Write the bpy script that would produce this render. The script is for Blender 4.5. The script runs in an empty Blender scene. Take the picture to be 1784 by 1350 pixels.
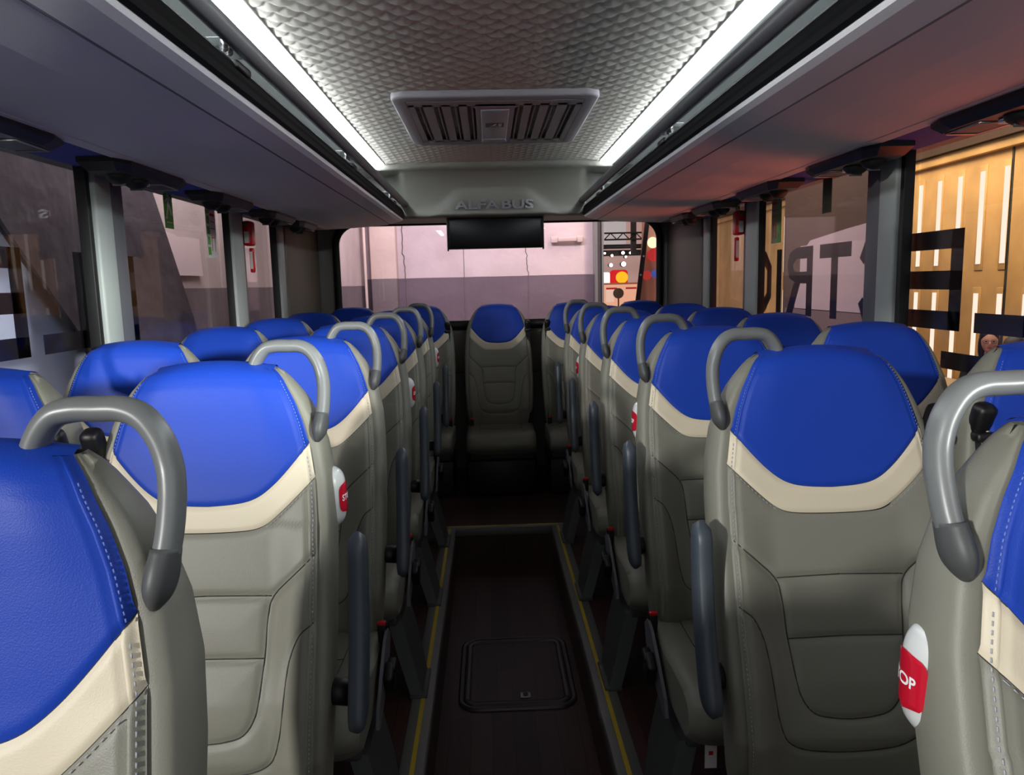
import bpy, bmesh, math, random
import numpy as np
from mathutils import Vector, Matrix, Euler
random.seed(7); rng = np.random.default_rng(5)
C = bpy.context.scene.collection
PI = math.pi
P = 0.70                      # seat pitch

# ------------------------------------------------------------------ materials
def lin(c):
    return tuple(((v/255)/12.92 if v/255 <= .04045 else ((v/255+.055)/1.055)**2.4) for v in c) + (1,)
MATS = {}
def mat(name, col, rough=.5, metal=0., bump=None, spec=.5, coat=0, vary=None, emit=None):
    m = bpy.data.materials.new(name); m.use_nodes = True
    n = m.node_tree; b = n.nodes['Principled BSDF']
    b.inputs['Base Color'].default_value = lin(col)
    b.inputs['Roughness'].default_value = rough
    b.inputs['Metallic'].default_value = metal
    b.inputs['Specular IOR Level'].default_value = spec
    b.inputs['Coat Weight'].default_value = coat
    if emit:
        b.inputs['Emission Color'].default_value = lin(emit[0]); b.inputs['Emission Strength'].default_value = emit[1]
    tc = n.nodes.new('ShaderNodeTexCoord')
    if bump:
        t = n.nodes.new('ShaderNodeTexNoise'); t.inputs['Scale'].default_value = bump[0]
        t.inputs['Detail'].default_value = 3
        n.links.new(tc.outputs['Object'], t.inputs['Vector'])
        bp = n.nodes.new('ShaderNodeBump'); bp.inputs['Strength'].default_value = bump[1]
        bp.inputs['Distance'].default_value = bump[2]
        n.links.new(t.outputs['Fac'], bp.inputs['Height']); n.links.new(bp.outputs['Normal'], b.inputs['Normal'])
    if vary:
        t2 = n.nodes.new('ShaderNodeTexNoise'); t2.inputs['Scale'].default_value = vary[0]; t2.inputs['Detail'].default_value = 4
        n.links.new(tc.outputs['Object'], t2.inputs['Vector'])
        r = n.nodes.new('ShaderNodeValToRGB')
        r.color_ramp.elements[0].position = .3; r.color_ramp.elements[1].position = .7
        r.color_ramp.elements[0].color = lin(tuple(c*vary[1] for c in col)); r.color_ramp.elements[1].color = lin(col)
        n.links.new(t2.outputs['Fac'], r.inputs['Fac']); n.links.new(r.outputs['Color'], b.inputs['Base Color'])
    MATS[name] = m
    return m
def emat(name, col, s):
    m = bpy.data.materials.new(name); m.use_nodes = True; n = m.node_tree; n.nodes.clear()
    e = n.nodes.new('ShaderNodeEmission'); e.inputs[0].default_value = lin(col); e.inputs[1].default_value = s
    o = n.nodes.new('ShaderNodeOutputMaterial'); n.links.new(e.outputs[0], o.inputs[0]); return m
def glassmat(name, tint, base=.04, k=.9):
    m = bpy.data.materials.new(name); m.use_nodes = True; n = m.node_tree; n.nodes.clear()
    t = n.nodes.new('ShaderNodeBsdfTransparent'); t.inputs[0].default_value = tint+(1,)
    g = n.nodes.new('ShaderNodeBsdfGlossy'); g.inputs['Roughness'].default_value = .005
    lw = n.nodes.new('ShaderNodeLayerWeight'); lw.inputs[0].default_value = .5
    p = n.nodes.new('ShaderNodeMath'); p.operation = 'POWER'; p.inputs[1].default_value = 5
    a = n.nodes.new('ShaderNodeMath'); a.operation = 'MULTIPLY_ADD'; a.inputs[1].default_value = k; a.inputs[2].default_value = base
    mx = n.nodes.new('ShaderNodeMixShader'); o = n.nodes.new('ShaderNodeOutputMaterial')
    n.links.new(lw.outputs['Facing'], p.inputs[0]); n.links.new(p.outputs[0], a.inputs[0]); n.links.new(a.outputs[0], mx.inputs[0])
    n.links.new(t.outputs[0], mx.inputs[1]); n.links.new(g.outputs[0], mx.inputs[2]); n.links.new(mx.outputs[0], o.inputs[0])
    return m
def twotone(name, up, lo, zsplit, rough=.7):
    """painted wall: upper and lower paint with cracks and stains"""
    m = bpy.data.materials.new(name); m.use_nodes = True; n = m.node_tree; b = n.nodes['Principled BSDF']
    b.inputs['Roughness'].default_value = rough
    tc = n.nodes.new('ShaderNodeTexCoord'); sp = n.nodes.new('ShaderNodeSeparateXYZ'); n.links.new(tc.outputs['Object'], sp.inputs[0])
    ns = n.nodes.new('ShaderNodeTexNoise'); ns.inputs['Scale'].default_value = 1.3; ns.inputs['Detail'].default_value = 6
    n.links.new(tc.outputs['Object'], ns.inputs['Vector'])
    wob = n.nodes.new('ShaderNodeMath'); wob.operation = 'MULTIPLY_ADD'; wob.inputs[1].default_value = .02; wob.inputs[2].default_value = zsplit-.01
    n.links.new(ns.outputs['Fac'], wob.inputs[0])
    gt = n.nodes.new('ShaderNodeMath'); gt.operation = 'GREATER_THAN'; n.links.new(sp.outputs['Z'], gt.inputs[0]); n.links.new(wob.outputs[0], gt.inputs[1])
    mx = n.nodes.new('ShaderNodeMix'); mx.data_type = 'RGBA'; mx.inputs['A'].default_value = lin(lo); mx.inputs['B'].default_value = lin(up)
    n.links.new(gt.outputs[0], mx.inputs['Factor'])
    mu = n.nodes.new('ShaderNodeMix'); mu.data_type = 'RGBA'; mu.blend_type = 'MULTIPLY'; mu.inputs['Factor'].default_value = 1
    rp = n.nodes.new('ShaderNodeValToRGB'); rp.color_ramp.elements[0].position = .35; rp.color_ramp.elements[1].position = .6
    rp.color_ramp.elements[0].color = (.82,.8,.8,1); rp.color_ramp.elements[1].color = (1,1,1,1)
    n.links.new(ns.outputs['Fac'], rp.inputs['Fac']); n.links.new(mx.outputs['Result'], mu.inputs['A']); n.links.new(rp.outputs['Color'], mu.inputs['B'])
    n.links.new(mu.outputs['Result'], b.inputs['Base Color'])
    bp = n.nodes.new('ShaderNodeBump'); bp.inputs['Strength'].default_value = .3; bp.inputs['Distance'].default_value = .02
    n2 = n.nodes.new('ShaderNodeTexNoise'); n2.inputs['Scale'].default_value = 12; n2.inputs['Detail'].default_value = 6
    n.links.new(tc.outputs['Object'], n2.inputs['Vector']); n.links.new(n2.outputs['Fac'], bp.inputs['Height']); n.links.new(bp.outputs['Normal'], b.inputs['Normal'])
    return m
def woodmat(name, c1, c2, rough=.4):
    """dark plank vinyl: planks run along the bus"""
    m = bpy.data.materials.new(name); m.use_nodes = True; n = m.node_tree; b = n.nodes['Principled BSDF']
    b.inputs['Roughness'].default_value = rough; b.inputs['Specular IOR Level'].default_value = .35
    tc = n.nodes.new('ShaderNodeTexCoord'); mp = n.nodes.new('ShaderNodeMapping'); mp.inputs['Rotation'].default_value = (0,0,PI/2)
    n.links.new(tc.outputs['Object'], mp.inputs[0])
    br = n.nodes.new('ShaderNodeTexBrick'); br.inputs['Scale'].default_value = 1
    br.inputs['Brick Width'].default_value = .62; br.inputs['Row Height'].default_value = .075; br.inputs['Mortar Size'].default_value = .0008
    br.inputs['Color1'].default_value = lin(c1); br.inputs['Color2'].default_value = lin(c2); br.inputs['Mortar'].default_value = lin((12,8,8))
    n.links.new(mp.outputs[0], br.inputs['Vector'])
    ns = n.nodes.new('ShaderNodeTexNoise'); ns.inputs['Scale'].default_value = 6; ns.inputs['Detail'].default_value = 6
    m2 = n.nodes.new('ShaderNodeMapping'); m2.inputs['Scale'].default_value = (12,.8,1); n.links.new(tc.outputs['Object'], m2.inputs[0]); n.links.new(m2.outputs[0], ns.inputs['Vector'])
    rp = n.nodes.new('ShaderNodeValToRGB'); rp.color_ramp.elements[0].color = (.6,.6,.6,1); rp.color_ramp.elements[1].color = (1,1,1,1)
    mu = n.nodes.new('ShaderNodeMix'); mu.data_type = 'RGBA'; mu.blend_type = 'MULTIPLY'; mu.inputs['Factor'].default_value = 1
    n.links.new(ns.outputs['Fac'], rp.inputs['Fac']); n.links.new(br.outputs['Color'], mu.inputs['A']); n.links.new(rp.outputs['Color'], mu.inputs['B'])
    n.links.new(mu.outputs['Result'], b.inputs['Base Color'])
    return m

LB = (620,.35,.0008)
m_blue   = mat('blue_leather', (27,64,168), .46, bump=LB, spec=.22)
m_cream  = mat('cream_leather', (214,203,178), .5, bump=LB)
m_grey   = mat('grey_leather', (126,125,113), .45, bump=LB, spec=.4)
m_seam   = mat('seam_shadow_thread', (52,52,48), .8)
m_stitch = mat('pale_thread', (170,172,180), .7)
m_bstitch= mat('blue_thread', (105,130,205), .7)
m_handle = mat('handle_plastic', (108,111,110), .36, spec=.6)
mat_mount = mat('shaded_handle_plastic', (74,76,76), .5)  # handle plastic, darkened partway because the left mounts are unlit
m_slate  = mat('armrest_plastic', (66,74,82), .42, bump=(500,.2,.0006))
m_black  = mat('black_plastic', (14,14,16), .45)
m_blackg = mat('black_rubber', (8,8,9), .6)
m_strap  = mat('belt_webbing', (20,20,24), .75, bump=(900,.5,.0008))
m_red    = mat('red_plastic', (205,22,34), .35)
m_stopw  = mat('white_plastic', (205,208,206), .3, coat=.3)
m_stopr  = mat('stop_red', (190,22,45), .22, coat=.6)
m_white  = mat('white_print', (235,235,235), .5)
m_leg    = mat('leg_plastic', (72,75,74), .5, bump=(200,.2,.001))
m_cover  = mat('side_cover_plastic', (96,96,102), .5)
m_alum   = mat('aluminium_edge', (120,121,118), .45, .35)
m_yellow = mat('yellow_strip', (200,175,40), .6)
m_rack   = mat('rack_grey_vinyl', (228,228,230), .55, bump=(260,.25,.001), spec=.35)
m_rackhi = mat('rack_liner', (150,153,151), .5)
m_bluep  = mat('blue_fabric_panel', (60,70,165), .8, bump=(500,.3,.001))
m_chrome = mat('chrome', (235,235,240), .2, 1)
m_steel  = mat('brushed_metal', (170,170,170), .3, .9)
m_rail   = mat('handrail_coating', (92,92,94), .4, spec=.4)
m_bulk   = mat('bulkhead_trim', (118,117,108), .55, bump=(200,.2,.001))
m_ceil   = mat('quilted_ceiling', (200,194,183), .6, bump=(700,.2,.0005), spec=.3)
m_vent   = mat('vent_plastic', (150,145,149), .5)
m_pillar = mat('pillar_trim', (160,166,162), .5)
m_pillar_refl= mat('pillar_reflection_grey', (92,94,98), .5)
m_side   = mat('side_panel', (112,108,100), .55, bump=(200,.2,.001))
m_wood   = woodmat('dark_wood_vinyl', (84,58,52), (66,46,42))
m_screen = mat('screen_black', (3,3,4), .35, spec=.2)
m_green  = mat('exit_green', (95,175,70), .5)
m_dgreen = mat('exit_dark_green', (16,44,30), .5)
m_paper  = mat('paper', (225,222,215), .7)
m_pink   = mat('violet_label', (150,125,150), .5)
m_led    = emat('led_diffuser', (240,248,255), 20.0)
m_glassS = glassmat('tinted_side_glass', (.96,.94,.94), .018, .7)
m_glassR = glassmat('rear_glass', (.96,.94,.95), .015, .6)
m_letter = mat('window_film_black', (16,14,18), .5)

# ------------------------------------------------------------------ mesh helpers
class MB:
    def __init__(s): s.v = []; s.f = []; s.smooth = []
    def add(s, vs, fs, smooth=False):
        b = len(s.v); s.v += [tuple(v) for v in vs]
        for f in fs: s.f.append(tuple(i+b for i in f)); s.smooth.append(smooth)
    def box(s, c, d, r=0, rot=None, seg=2, smooth=True):
        bm = bmesh.new(); bmesh.ops.create_cube(bm, size=1)
        for v in bm.verts: v.co = Vector((v.co.x*d[0], v.co.y*d[1], v.co.z*d[2]))
        if r > 0:
            r = min(r, min(d)*.49)
            bmesh.ops.bevel(bm, geom=bm.edges[:], offset=r, segments=seg, profile=.5, affect='EDGES')
        M = Matrix.Translation(c)
        if rot is not None: M = M @ Euler(rot).to_matrix().to_4x4()
        bm.verts.ensure_lookup_table()
        s.add([M @ v.co for v in bm.verts], [[v.index for v in f.verts] for f in bm.faces], smooth and r > 0)
        bm.free(); return s
    def quadprism(s, a, b):     # two 4-point loops
        s.add(list(a)+list(b), [(0,1,2,3),(7,6,5,4),(0,4,5,1),(1,5,6,2),(2,6,7,3),(3,7,4,0)]); return s
    def extr(s, prof, y0, y1, closed=True, smooth=False, caps=True):   # (x,z) profile along y
        n = len(prof); vs = [(x,y0,z) for x,z in prof]+[(x,y1,z) for x,z in prof]
        fs = [(i,(i+1)%n,(i+1)%n+n,i+n) for i in range(n if closed else n-1)]
        if closed and caps: fs += [tuple(range(n))[::-1], tuple(range(n,2*n))]
        s.add(vs, fs, smooth); return s
    def poly(s, pts, d):        # flat polygon extruded by vector d
        n = len(pts); d = Vector(d)
        vs = [Vector(p) for p in pts]; vs += [v+d for v in vs]
        s.add(vs, [tuple(range(n))[::-1], tuple(range(n,2*n))]+[(i,(i+1)%n,(i+1)%n+n,i+n) for i in range(n)]); return s
    def tube(s, pts, r, seg=14, rr=None, caps=True, flat=None):
        """rr: per-point radius scale; flat: (axis vector, factor) squeezes section"""
        pts = [Vector(p) for p in pts]; n = len(pts); T = []
        for i in range(n):
            t = (pts[min(i+1,n-1)]-pts[max(i-1,0)]).normalized(); T.append(t)
        up = Vector((0,0,1)) if abs(T[0].z) < .9 else Vector((0,1,0))
        N = (up - T[0]*up.dot(T[0])).normalized(); vs = []
        for i in range(n):
            N = (N - T[i]*N.dot(T[i])).normalized(); B = T[i].cross(N)
            k = r*(rr[i] if rr else 1)
            for j in range(seg):
                a = 2*PI*j/seg; o = (N*math.cos(a)+B*math.sin(a))*k
                if flat: ax = Vector(flat[0]); o = o + ax*(o.dot(ax))*(flat[1]-1)
                vs.append(pts[i]+o)
        fs = [(i*seg+j, i*seg+(j+1)%seg, (i+1)*seg+(j+1)%seg, (i+1)*seg+j) for i in range(n-1) for j in range(seg)]
        s.add(vs, fs, True)
        if caps: s.add([vs[j] for j in range(seg)], [tuple(range(seg))[::-1]]); s.add([vs[(n-1)*seg+j] for j in range(seg)], [tuple(range(seg))])
        return s
    def cyl(s, a, b, r, seg=20, r2=None): return s.tube([a, b], r, seg, rr=[1, (r2/r if r2 else 1)])
    def ell(s, c, rad, nu=16, nv=10, power=1, zmin=-1):
        vs = []; 
        for i in range(nv+1):
            t = -PI/2+PI*i/nv
            for j in range(nu):
                a = 2*PI*j/nu
                x = math.cos(t)*math.cos(a); y = math.cos(t)*math.sin(a); z = max(math.sin(t), zmin)
                f = lambda q: math.copysign(abs(q)**power, q)
                vs.append((c[0]+rad[0]*f(x), c[1]+rad[1]*f(y), c[2]+rad[2]*f(z)))
        s.add(vs, [(i*nu+j, i*nu+(j+1)%nu, (i+1)*nu+(j+1)%nu, (i+1)*nu+j) for i in range(nv) for j in range(nu)], True); return s
    def grid(s, P2):            # 2D list of points
        h = len(P2); w = len(P2[0])
        s.add([p for row in P2 for p in row], [(i*w+j, i*w+j+1, (i+1)*w+j+1, (i+1)*w+j) for i in range(h-1) for j in range(w-1)], True); return s
    def xf(s, M):
        s.v = [tuple(M @ Vector(v)) for v in s.v]; return s
    def mesh(s, name, m):
        me = bpy.data.meshes.new(name); me.from_pydata(s.v, [], s.f)
        me.polygons.foreach_set('use_smooth', s.smooth); me.materials.append(m)
        bm = bmesh.new(); bm.from_mesh(me); bmesh.ops.remove_doubles(bm, verts=bm.verts[:], dist=1e-6)
        bmesh.ops.recalc_face_normals(bm, faces=bm.faces[:]); bm.to_mesh(me); bm.free(); me.update(); return me
def crv(pts, n=8):     # catmull-rom through points
    pts = [Vector(p) for p in pts]; Q = [pts[0]*2-pts[1]]+pts+[pts[-1]*2-pts[-2]]; out = []
    for i in range(1, len(Q)-2):
        p0,p1,p2,p3 = Q[i-1:i+3]
        for k in range(n):
            t = k/n; out.append(.5*((2*p1)+(p2-p0)*t+(2*p0-5*p1+4*p2-p3)*t*t+(3*p1-p0-3*p2+p3)*t**3))
    out.append(pts[-1]); return out
def O(name, me, parent=None, label=None):
    o = bpy.data.objects.new(name, me); C.objects.link(o)
    if parent is not None: o.parent = parent
    if label: o['label'] = label
    return o
def part(name, mb, m, parent, label=None): return O(name, mb.mesh(name, m), parent, label)
def struct(name, mb, m):
    o = O(name, mb.mesh(name, m)); o['kind'] = 'structure'; return o
def tag(o, label, cat, group=None, kind=None):
    o['label'] = label; o['category'] = cat
    if group: o['group'] = group
    if kind: o['kind'] = kind
    return o
def thing(name, label, cat, loc=(0,0,0), rz=0, group=None):
    o = bpy.data.objects.new(name, None); C.objects.link(o); o.location = loc; o.rotation_euler = (0,0,rz)
    o.empty_display_size = .05
    return tag(o, label, cat, group)
def sub(name, mb, m, parent, label=None):      # single-mesh thing at world coords
    return part(name, mb, m, parent, label)
def text_mb(s, size, depth, sx=1., bold=0.):
    """extruded text: returns verts in local x right / z up, facing -y, centred"""
    cu = bpy.data.curves.new('t', 'FONT'); cu.body = s; cu.size = size; cu.extrude = depth; cu.offset = bold
    cu.align_x = 'CENTER'; cu.align_y = 'CENTER'; cu.resolution_u = 4; cu.space_word = .45
    ob = bpy.data.objects.new('t', cu); C.objects.link(ob)
    dg = bpy.context.evaluated_depsgraph_get(); me = bpy.data.meshes.new_from_object(ob.evaluated_get(dg))
    mb = MB(); mb.add([(v.co.x*sx, -v.co.z, v.co.y) for v in me.vertices], [tuple(p.vertices) for p in me.polygons])
    bpy.data.objects.remove(ob); bpy.data.curves.remove(cu); bpy.data.meshes.remove(me); return mb

# ------------------------------------------------------------------ seat geometry
Zt = [.34,.40,.50,.60,.70,.80,.90,.975,1.035,1.08,1.12,1.15,1.17,1.183,1.19]
Wf = [.180,.192,.200,.204,.206,.205,.201,.195,.185,.172,.157,.144,.134,.124,.112]
Yf = [-.125,-.148,-.158,-.140,-.112,-.082,-.052,-.034,-.022,-.014,-.008,-.002,.006,.016,.032]
Df = [.10,.11,.12,.125,.125,.125,.122,.115,.105,.092,.078,.064,.052,.040,.028]
Bo = [.01,.022,.034,.036,.030,.022,.010,.0,-.004,-.008,-.010,-.010,-.010,-.008,-.006]
Of = [.014,.018,.022,.024,.024,.024,.024,.024,.023,.020,.016,.012,.008,.005,.002]
def it(z, A): return float(np.interp(z, Zt, A))
def sst(a, b, x):
    t = min(1, max(0, (x-a)/(b-a))); return t*t*(3-2*t)
def b1(u):
    u = abs(u)-.46; g0 = (math.sqrt(.46**2+.03)-.46)/2; g1 = (math.sqrt(.54**2+.03)+.54)/2
    return .933 + .108*((math.sqrt(u*u+.03)+u)/2-g0)/(g1-g0)
def b2(u):
    u = abs(u)-.50; g0 = (math.sqrt(.25+.012)-.5)/2; g1 = (math.sqrt(.25+.012)+.5)/2
    return .886 + .092*((math.sqrt(u*u+.012)+u)/2-g0)/(g1-g0)
SEAM = [  # (u,z) polylines, mirrored
    crv([(-.97,.845,0),(-.80,.815,0),(-.60,.775,0),(-.55,.74,0),(-.53,.68,0),(-.50,.62,0),(-.46,.575,0),(-.36,.545,0),(-.2,.535,0),(0,.532,0)], 4),
    crv([(-.97,.735,0),(-.85,.715,0),(-.76,.67,0),(-.72,.61,0),(-.69,.55,0),(-.62,.50,0),(-.48,.478,0),(-.25,.47,0),(0,.468,0)], 4),
    [Vector((-.58,.775,0)), Vector((0,.778,0))],
    [Vector((-.52,.67,0)), Vector((0,.672,0))],
]
def seam_xy(): 
    L = []
    for pl in SEAM:
        for s in (1,-1): L.append([(p.x*s*it(p.y,Wf), p.y) for p in pl])
    return L
SEGS = []
for pl in seam_xy():
    for a, b in zip(pl[:-1], pl[1:]): SEGS.append((a[0],a[1],b[0],b[1]))
SG = np.array(SEGS)
def seamdist(x, z):
    d = SG[:,2:]-SG[:,:2]; q = np.array([x,z])-SG[:,:2]
    t = np.clip((q*d).sum(1)/np.maximum((d*d).sum(1),1e-12), 0, 1)
    r = q-d*t[:,None]; return math.sqrt((r*r).sum(1).min())
def front(u, z, dz=None, seams=True):
    """point on the front face; dz = distance to nearest colour seam"""
    w = it(z, Wf); x = w*u; au = abs(u)
    y = it(z, Yf) - it(z, Bo)*sst(.55,.95,au)*(1 if z < .98 else .8*au*au/ .8)
    y += .012*sst(.90,1.0,au)**2 + .003*math.exp(-((au-.93)/.012)**2)
    y += -.010*(1-au*au)*sst(.36,.5,z)*(1-sst(.55,.7,z))
    if dz is not None: y += .0035*math.exp(-(dz/.005)**2)
    if seams and z < .90:
        d = seamdist(x, z); y += .0045*math.exp(-(d/.0055)**2) - .004*(1-math.exp(-d/.03))
    zz = z - .012*au*au*sst(1.1,1.19,z)
    return (x, y, zz)
NU = 64
US = [-1+2*i/NU for i in range(NU+1)]
# denser samples at the side seams
US = sorted(set([round(u,4) for u in US]+[-.93,.93,-.945,.945,-.955,.955,-.975,.975,-.985,.985,-.995,.995]))
def panel(lo, hi, rows, seams):
    g = []
    for k in range(rows+1):
        t = k/rows; row = []
        for u in US:
            a, b = lo(u), hi(u); z = a+(b-a)*t
            row.append(front(u, z, min(z-a if lo is not LOW else 9, b-z if hi is not TOP else 9), seams))
        g.append(row)
    return MB().grid(g)
LOW = lambda u: .34
TOP = lambda u: 1.19
def cap_mb(mb):
    g = []
    for t in (0,.25,.5,.75,1.):
        row = []
        for i in range(17):
            u = -1+i/8; f = front(u, 1.19, None, False); D = it(1.19,Df)
            row.append((f[0], f[1]*(1-t)+(front(1,1.19,None,False)[1]+D+.004)*t, f[2]+.006*math.sin(PI*t)))
        g.append(row)
    mb.grid(g)
    return mb
mesh_blue  = cap_mb(panel(b1, TOP, 40, False)).mesh('headrest_cover', m_blue)
mesh_cream = panel(b2, b1, 14, False).mesh('contrast_band', m_cream)
mesh_grey  = panel(LOW, b2, 100, True).mesh('backrest', m_grey)
def shell_mb():
    mb = MB(); zs = [ .34+.85*i/110 for i in range(111)]+[1.18,1.19]; zs = sorted(set(zs)); rings = []
    for z in zs:
        w = it(z,Wf); D = it(z,Df); o = it(z,Of); e = front(1, z, None, False)
        ye = e[1]; zz = e[2]
        half = [(w-.006,ye+.004,zz),(w+o*.25,ye+.0035,zz),(w+o*.7,ye+.006,zz),(w+o*.95,ye+.015,zz),(w+o*1.05,ye+.35*D,zz),(w+o*.9,ye+.7*D,zz),(w+o*.3,ye+.92*D,zz),(w-.03,ye+D,zz),(w*.5,ye+D+.004,zz),(0,ye+D+.006,zz+.012*sst(1.1,1.19,z))]
        rings.append(half+[(-x,y,q) for x,y,q in half[-2::-1]])
    mb.grid(rings)
    rb = [ (p[0],p[1],p[2]) for p in rings[0]]
    mb.add(rb, [tuple(range(len(rb)))])
    return mb
mesh_shell = shell_mb().mesh('back_shell', m_grey)
def dashes(fn, t0, t1, n, L=.55, r=.0008):
    mb = MB()
    for i in range(n):
        a = t0+(t1-t0)*i/n; b = t0+(t1-t0)*(i+L)/n
        p, q = Vector(fn(a)), Vector(fn(b)); p.y -= .0012; q.y -= .0012; mb.tube([p,q], r, 5)
    return mb
sm = MB()
for pl in seam_xy():
    q = []
    for a, b in zip(pl[:-1], pl[1:]):
        m = max(1, int(math.dist(a,b)/.02)); q += [(a[0]+(b[0]-a[0])*i/m, a[1]+(b[1]-a[1])*i/m) for i in range(m)]
    q.append(pl[-1]); sm.tube([(x, front(x/it(z,Wf), z, None)[1]-.0010, z) for x, z in q], .0013, 6)
for f in (b1, b2):
    sm.tube([tuple(Vector(front(u, f(u), 0, False))+Vector((0,.0006,0))) for u in US], .0010, 6)
mesh_seam = sm.mesh('seam', m_seam)
def shellstitch(s, z0, z1, n, r):
    return dashes(lambda z: front(s, z, None, True), z0, z1, n, r=r)
mesh_stitch = [shellstitch(s, .42, b1(.95)-.01, 76, .0009).mesh('stitching', m_stitch) for s in (-.968,.968)]
mesh_stitch.append(dashes(lambda u: tuple(Vector(front(u, b2(u)-.004, None, False))+Vector((0,.0002,0))), -.93, .93, 52, r=.0006).mesh('stitching', m_stitch))
mesh_bst = [shellstitch(s, b1(.95)+.005, 1.170, 22, .0008).mesh('stitching', m_bstitch) for s in (-.965,.965)]
# cushion
def cushion_mb():
    mb = MB(); g = []
    xs = [-1+2*i/28 for i in range(29)]
    prof = [(-.10,.30),(-.10,.37),(-.13,.392),(-.20,.392),(-.28,.392),(-.36,.396),(-.44,.402),(-.50,.402),(-.54,.392),(-.565,.37),(-.575,.34),(-.57,.31),(-.55,.285),(-.52,.272),(-.3,.268),(-.10,.268)]
    prof = crv([(0,y,z) for y,z in prof], 3)
    for p in prof:
        row = []
        for s in xs:
            e = abs(s)**8; w = .222
            yy = p.y + (.02*e if p.y < -.5 else 0); zc = .33
            zz = p.z + (.012*sst(.55,.92,abs(s)) if p.z > .37 else 0)
            zz = zc+(zz-zc)*(1-.30*e)
            if p.z > .37:
                d = min(abs(abs(s)-.62)*w, abs(p.y+.30)) if p.y > -.5 else abs(abs(s)-.62)*w
                zz -= .004*math.exp(-(d/.007)**2)
            row.append((w*s*(1-.02*e), yy, zz))
        g.append(row)
    mb.grid(g)
    for k in (0,-1):
        mb.add([r[k] for r in g], [tuple(range(len(g)))])
    return mb
mesh_cush = cushion_mb().mesh('seat_cushion', m_grey)
cs = MB()
for s in (-.137,.137): cs.tube([(s,-.14,.393),(s,-.3,.394),(s,-.44,.404),(s,-.5,.403),(s,-.56,.372)], .001, 5)
cs.tube([(-.137,-.3,.3935),(0,-.32,.394),(.137,-.3,.3935)], .001, 5)
mesh_cseam = cs.mesh('seam', m_seam)
def handle_mb(a):
    pts = [(.060,.040,1.07),(.061,.050,1.12),(.066,.054,1.160),(.077,.055,1.193),(.094,.055,1.215),(.114,.055,1.221),(.138,.055,1.221),(.162,.054,1.220),(.181,.052,1.211),(.196,.049,1.190),(.204,.045,1.166),(.2075,.038,1.145),(.2085,.030,1.125),(.2080,.022,1.105),(.206,.014,1.085)]
    return MB().tube(crv([(a*x,y,z) for x,y,z in pts], 6), .0125, 16, flat=((0,1,0),1.25))
def mount_mb(a):
    pts = [(.2065,.017,1.094),(.205,.010,1.078),(.202,.005,1.060),(.197,.002,1.042)]
    return MB().tube(crv([(a*x,y,z) for x,y,z in pts],4), .0127, 14, rr=[1.0,1.02,1.04,1.08,1.1,1.12,1.12,1.1,1.05,.95,.8,.6,.35], flat=((0,1,0),1.7))
def arm_mb(a):
    # upright folded armrest: rounded bar with a broad outer face
    mb = MB(); z0, z1 = .562, .895; xa_ = .266 if a < 0 else .282; g = []; n = 26
    for i in range(n+1):
        t = i/n; z = z0+(z1-z0)*t; yc = -.185+.085*t+.02*math.sin(PI*t)
        e = 1
        if t < .12: e = math.sqrt(max(0,1-((.12-t)/.12)**2))
        if t > .90: e = math.sqrt(max(0,1-((t-.90)/.10)**2))
        hw = .0165*(.55+.45*e) if 0 < i < n else .004; hd = (.026+.010*(1-t))*max(e,.15)
        ring = []
        for j in range(16):
            q = 2*PI*j/16; c, s_ = math.cos(q), math.sin(q)
            ring.append((a*(xa_+hw*math.copysign(abs(c)**.5,c)), yc+hd*math.copysign(abs(s_)**.55,s_), z))
        g.append(ring+[ring[0]])
    mb.grid(g); mb.add(g[0][:-1], [tuple(range(16))]); mb.add(g[-1][:-1], [tuple(range(16))])
    return mb
def pivot_mb(a): return MB().cyl((a*.205,-.110,.60), (a*.262,-.120,.60), .024, 24)
def buckle_mb(a, x=.222):
    mb = MB().box((a*x,-.195,.40), (.026,.022,.09), .006, rot=(.15,0,0)); mb.box((a*x,-.192,.345), (.014,.010,.07), .002); return mb
def button_mb(a, x=.222): return MB().box((a*x,-.206,.437), (.022,.010,.024), .003, rot=(.3,0,0))
def sidecover_mb(a):
    pts = [(-.19,.35),(-.17,.40),(-.20,.425),(-.25,.415),(-.32,.37),(-.40,.31),(-.42,.27),(-.40,.26),(-.34,.28),(-.25,.31)]
    return MB().poly([(a*.230,y,z) for y,z in pts], (a*.008,0,0))
def lever_mb(a):
    mb = MB().box((a*.250,-.295,.335), (.026,.055,.07), .008, rot=(.5,0,0)); mb.box((a*.256,-.285,.365), (.022,.04,.02), .006, rot=(.5,0,0)); return mb
def frame_mb(a):
    return MB().box((0,-.32,.245), (.40,.30,.045), .008)
def leg_mb(a, x0=.170, x1=.215):
    # slanted slab: splays toward the aisle and leans forward
    T_ = [(x0,-.46,.235),(x1,-.46,.235),(x1,-.24,.235),(x0,-.24,.235)]; o_ = .075
    B_ = [(x0+o_,-.53,.002),(x1+o_-.005,-.53,.002),(x1+o_-.005,-.36,.002),(x0+o_,-.36,.002)]
    M_ = [(x0+o_*.45,-.49,.12),(x1+o_*.45,-.49,.12),(x1+o_*.45,-.27,.12),(x0+o_*.45,-.27,.12)]
    f = lambda L: [(a*x,y,z) for x,y,z in L]
    mb = MB().quadprism(f(B_), f(M_)); mb.quadprism(f(M_), f(T_))
    mb.box((a*((x0+x1)/2+o_),-.445,.008), (x1-x0+.012,.18,.012), .003); return mb
def guide_mb(x, a=1):
    mb = MB().box((x,-.002,1.045), (.038,.038,.075), .014, rot=(.35,0,0), seg=3); mb.box((x,-.014,1.015), (.042,.03,.02), .006); return mb
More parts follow.
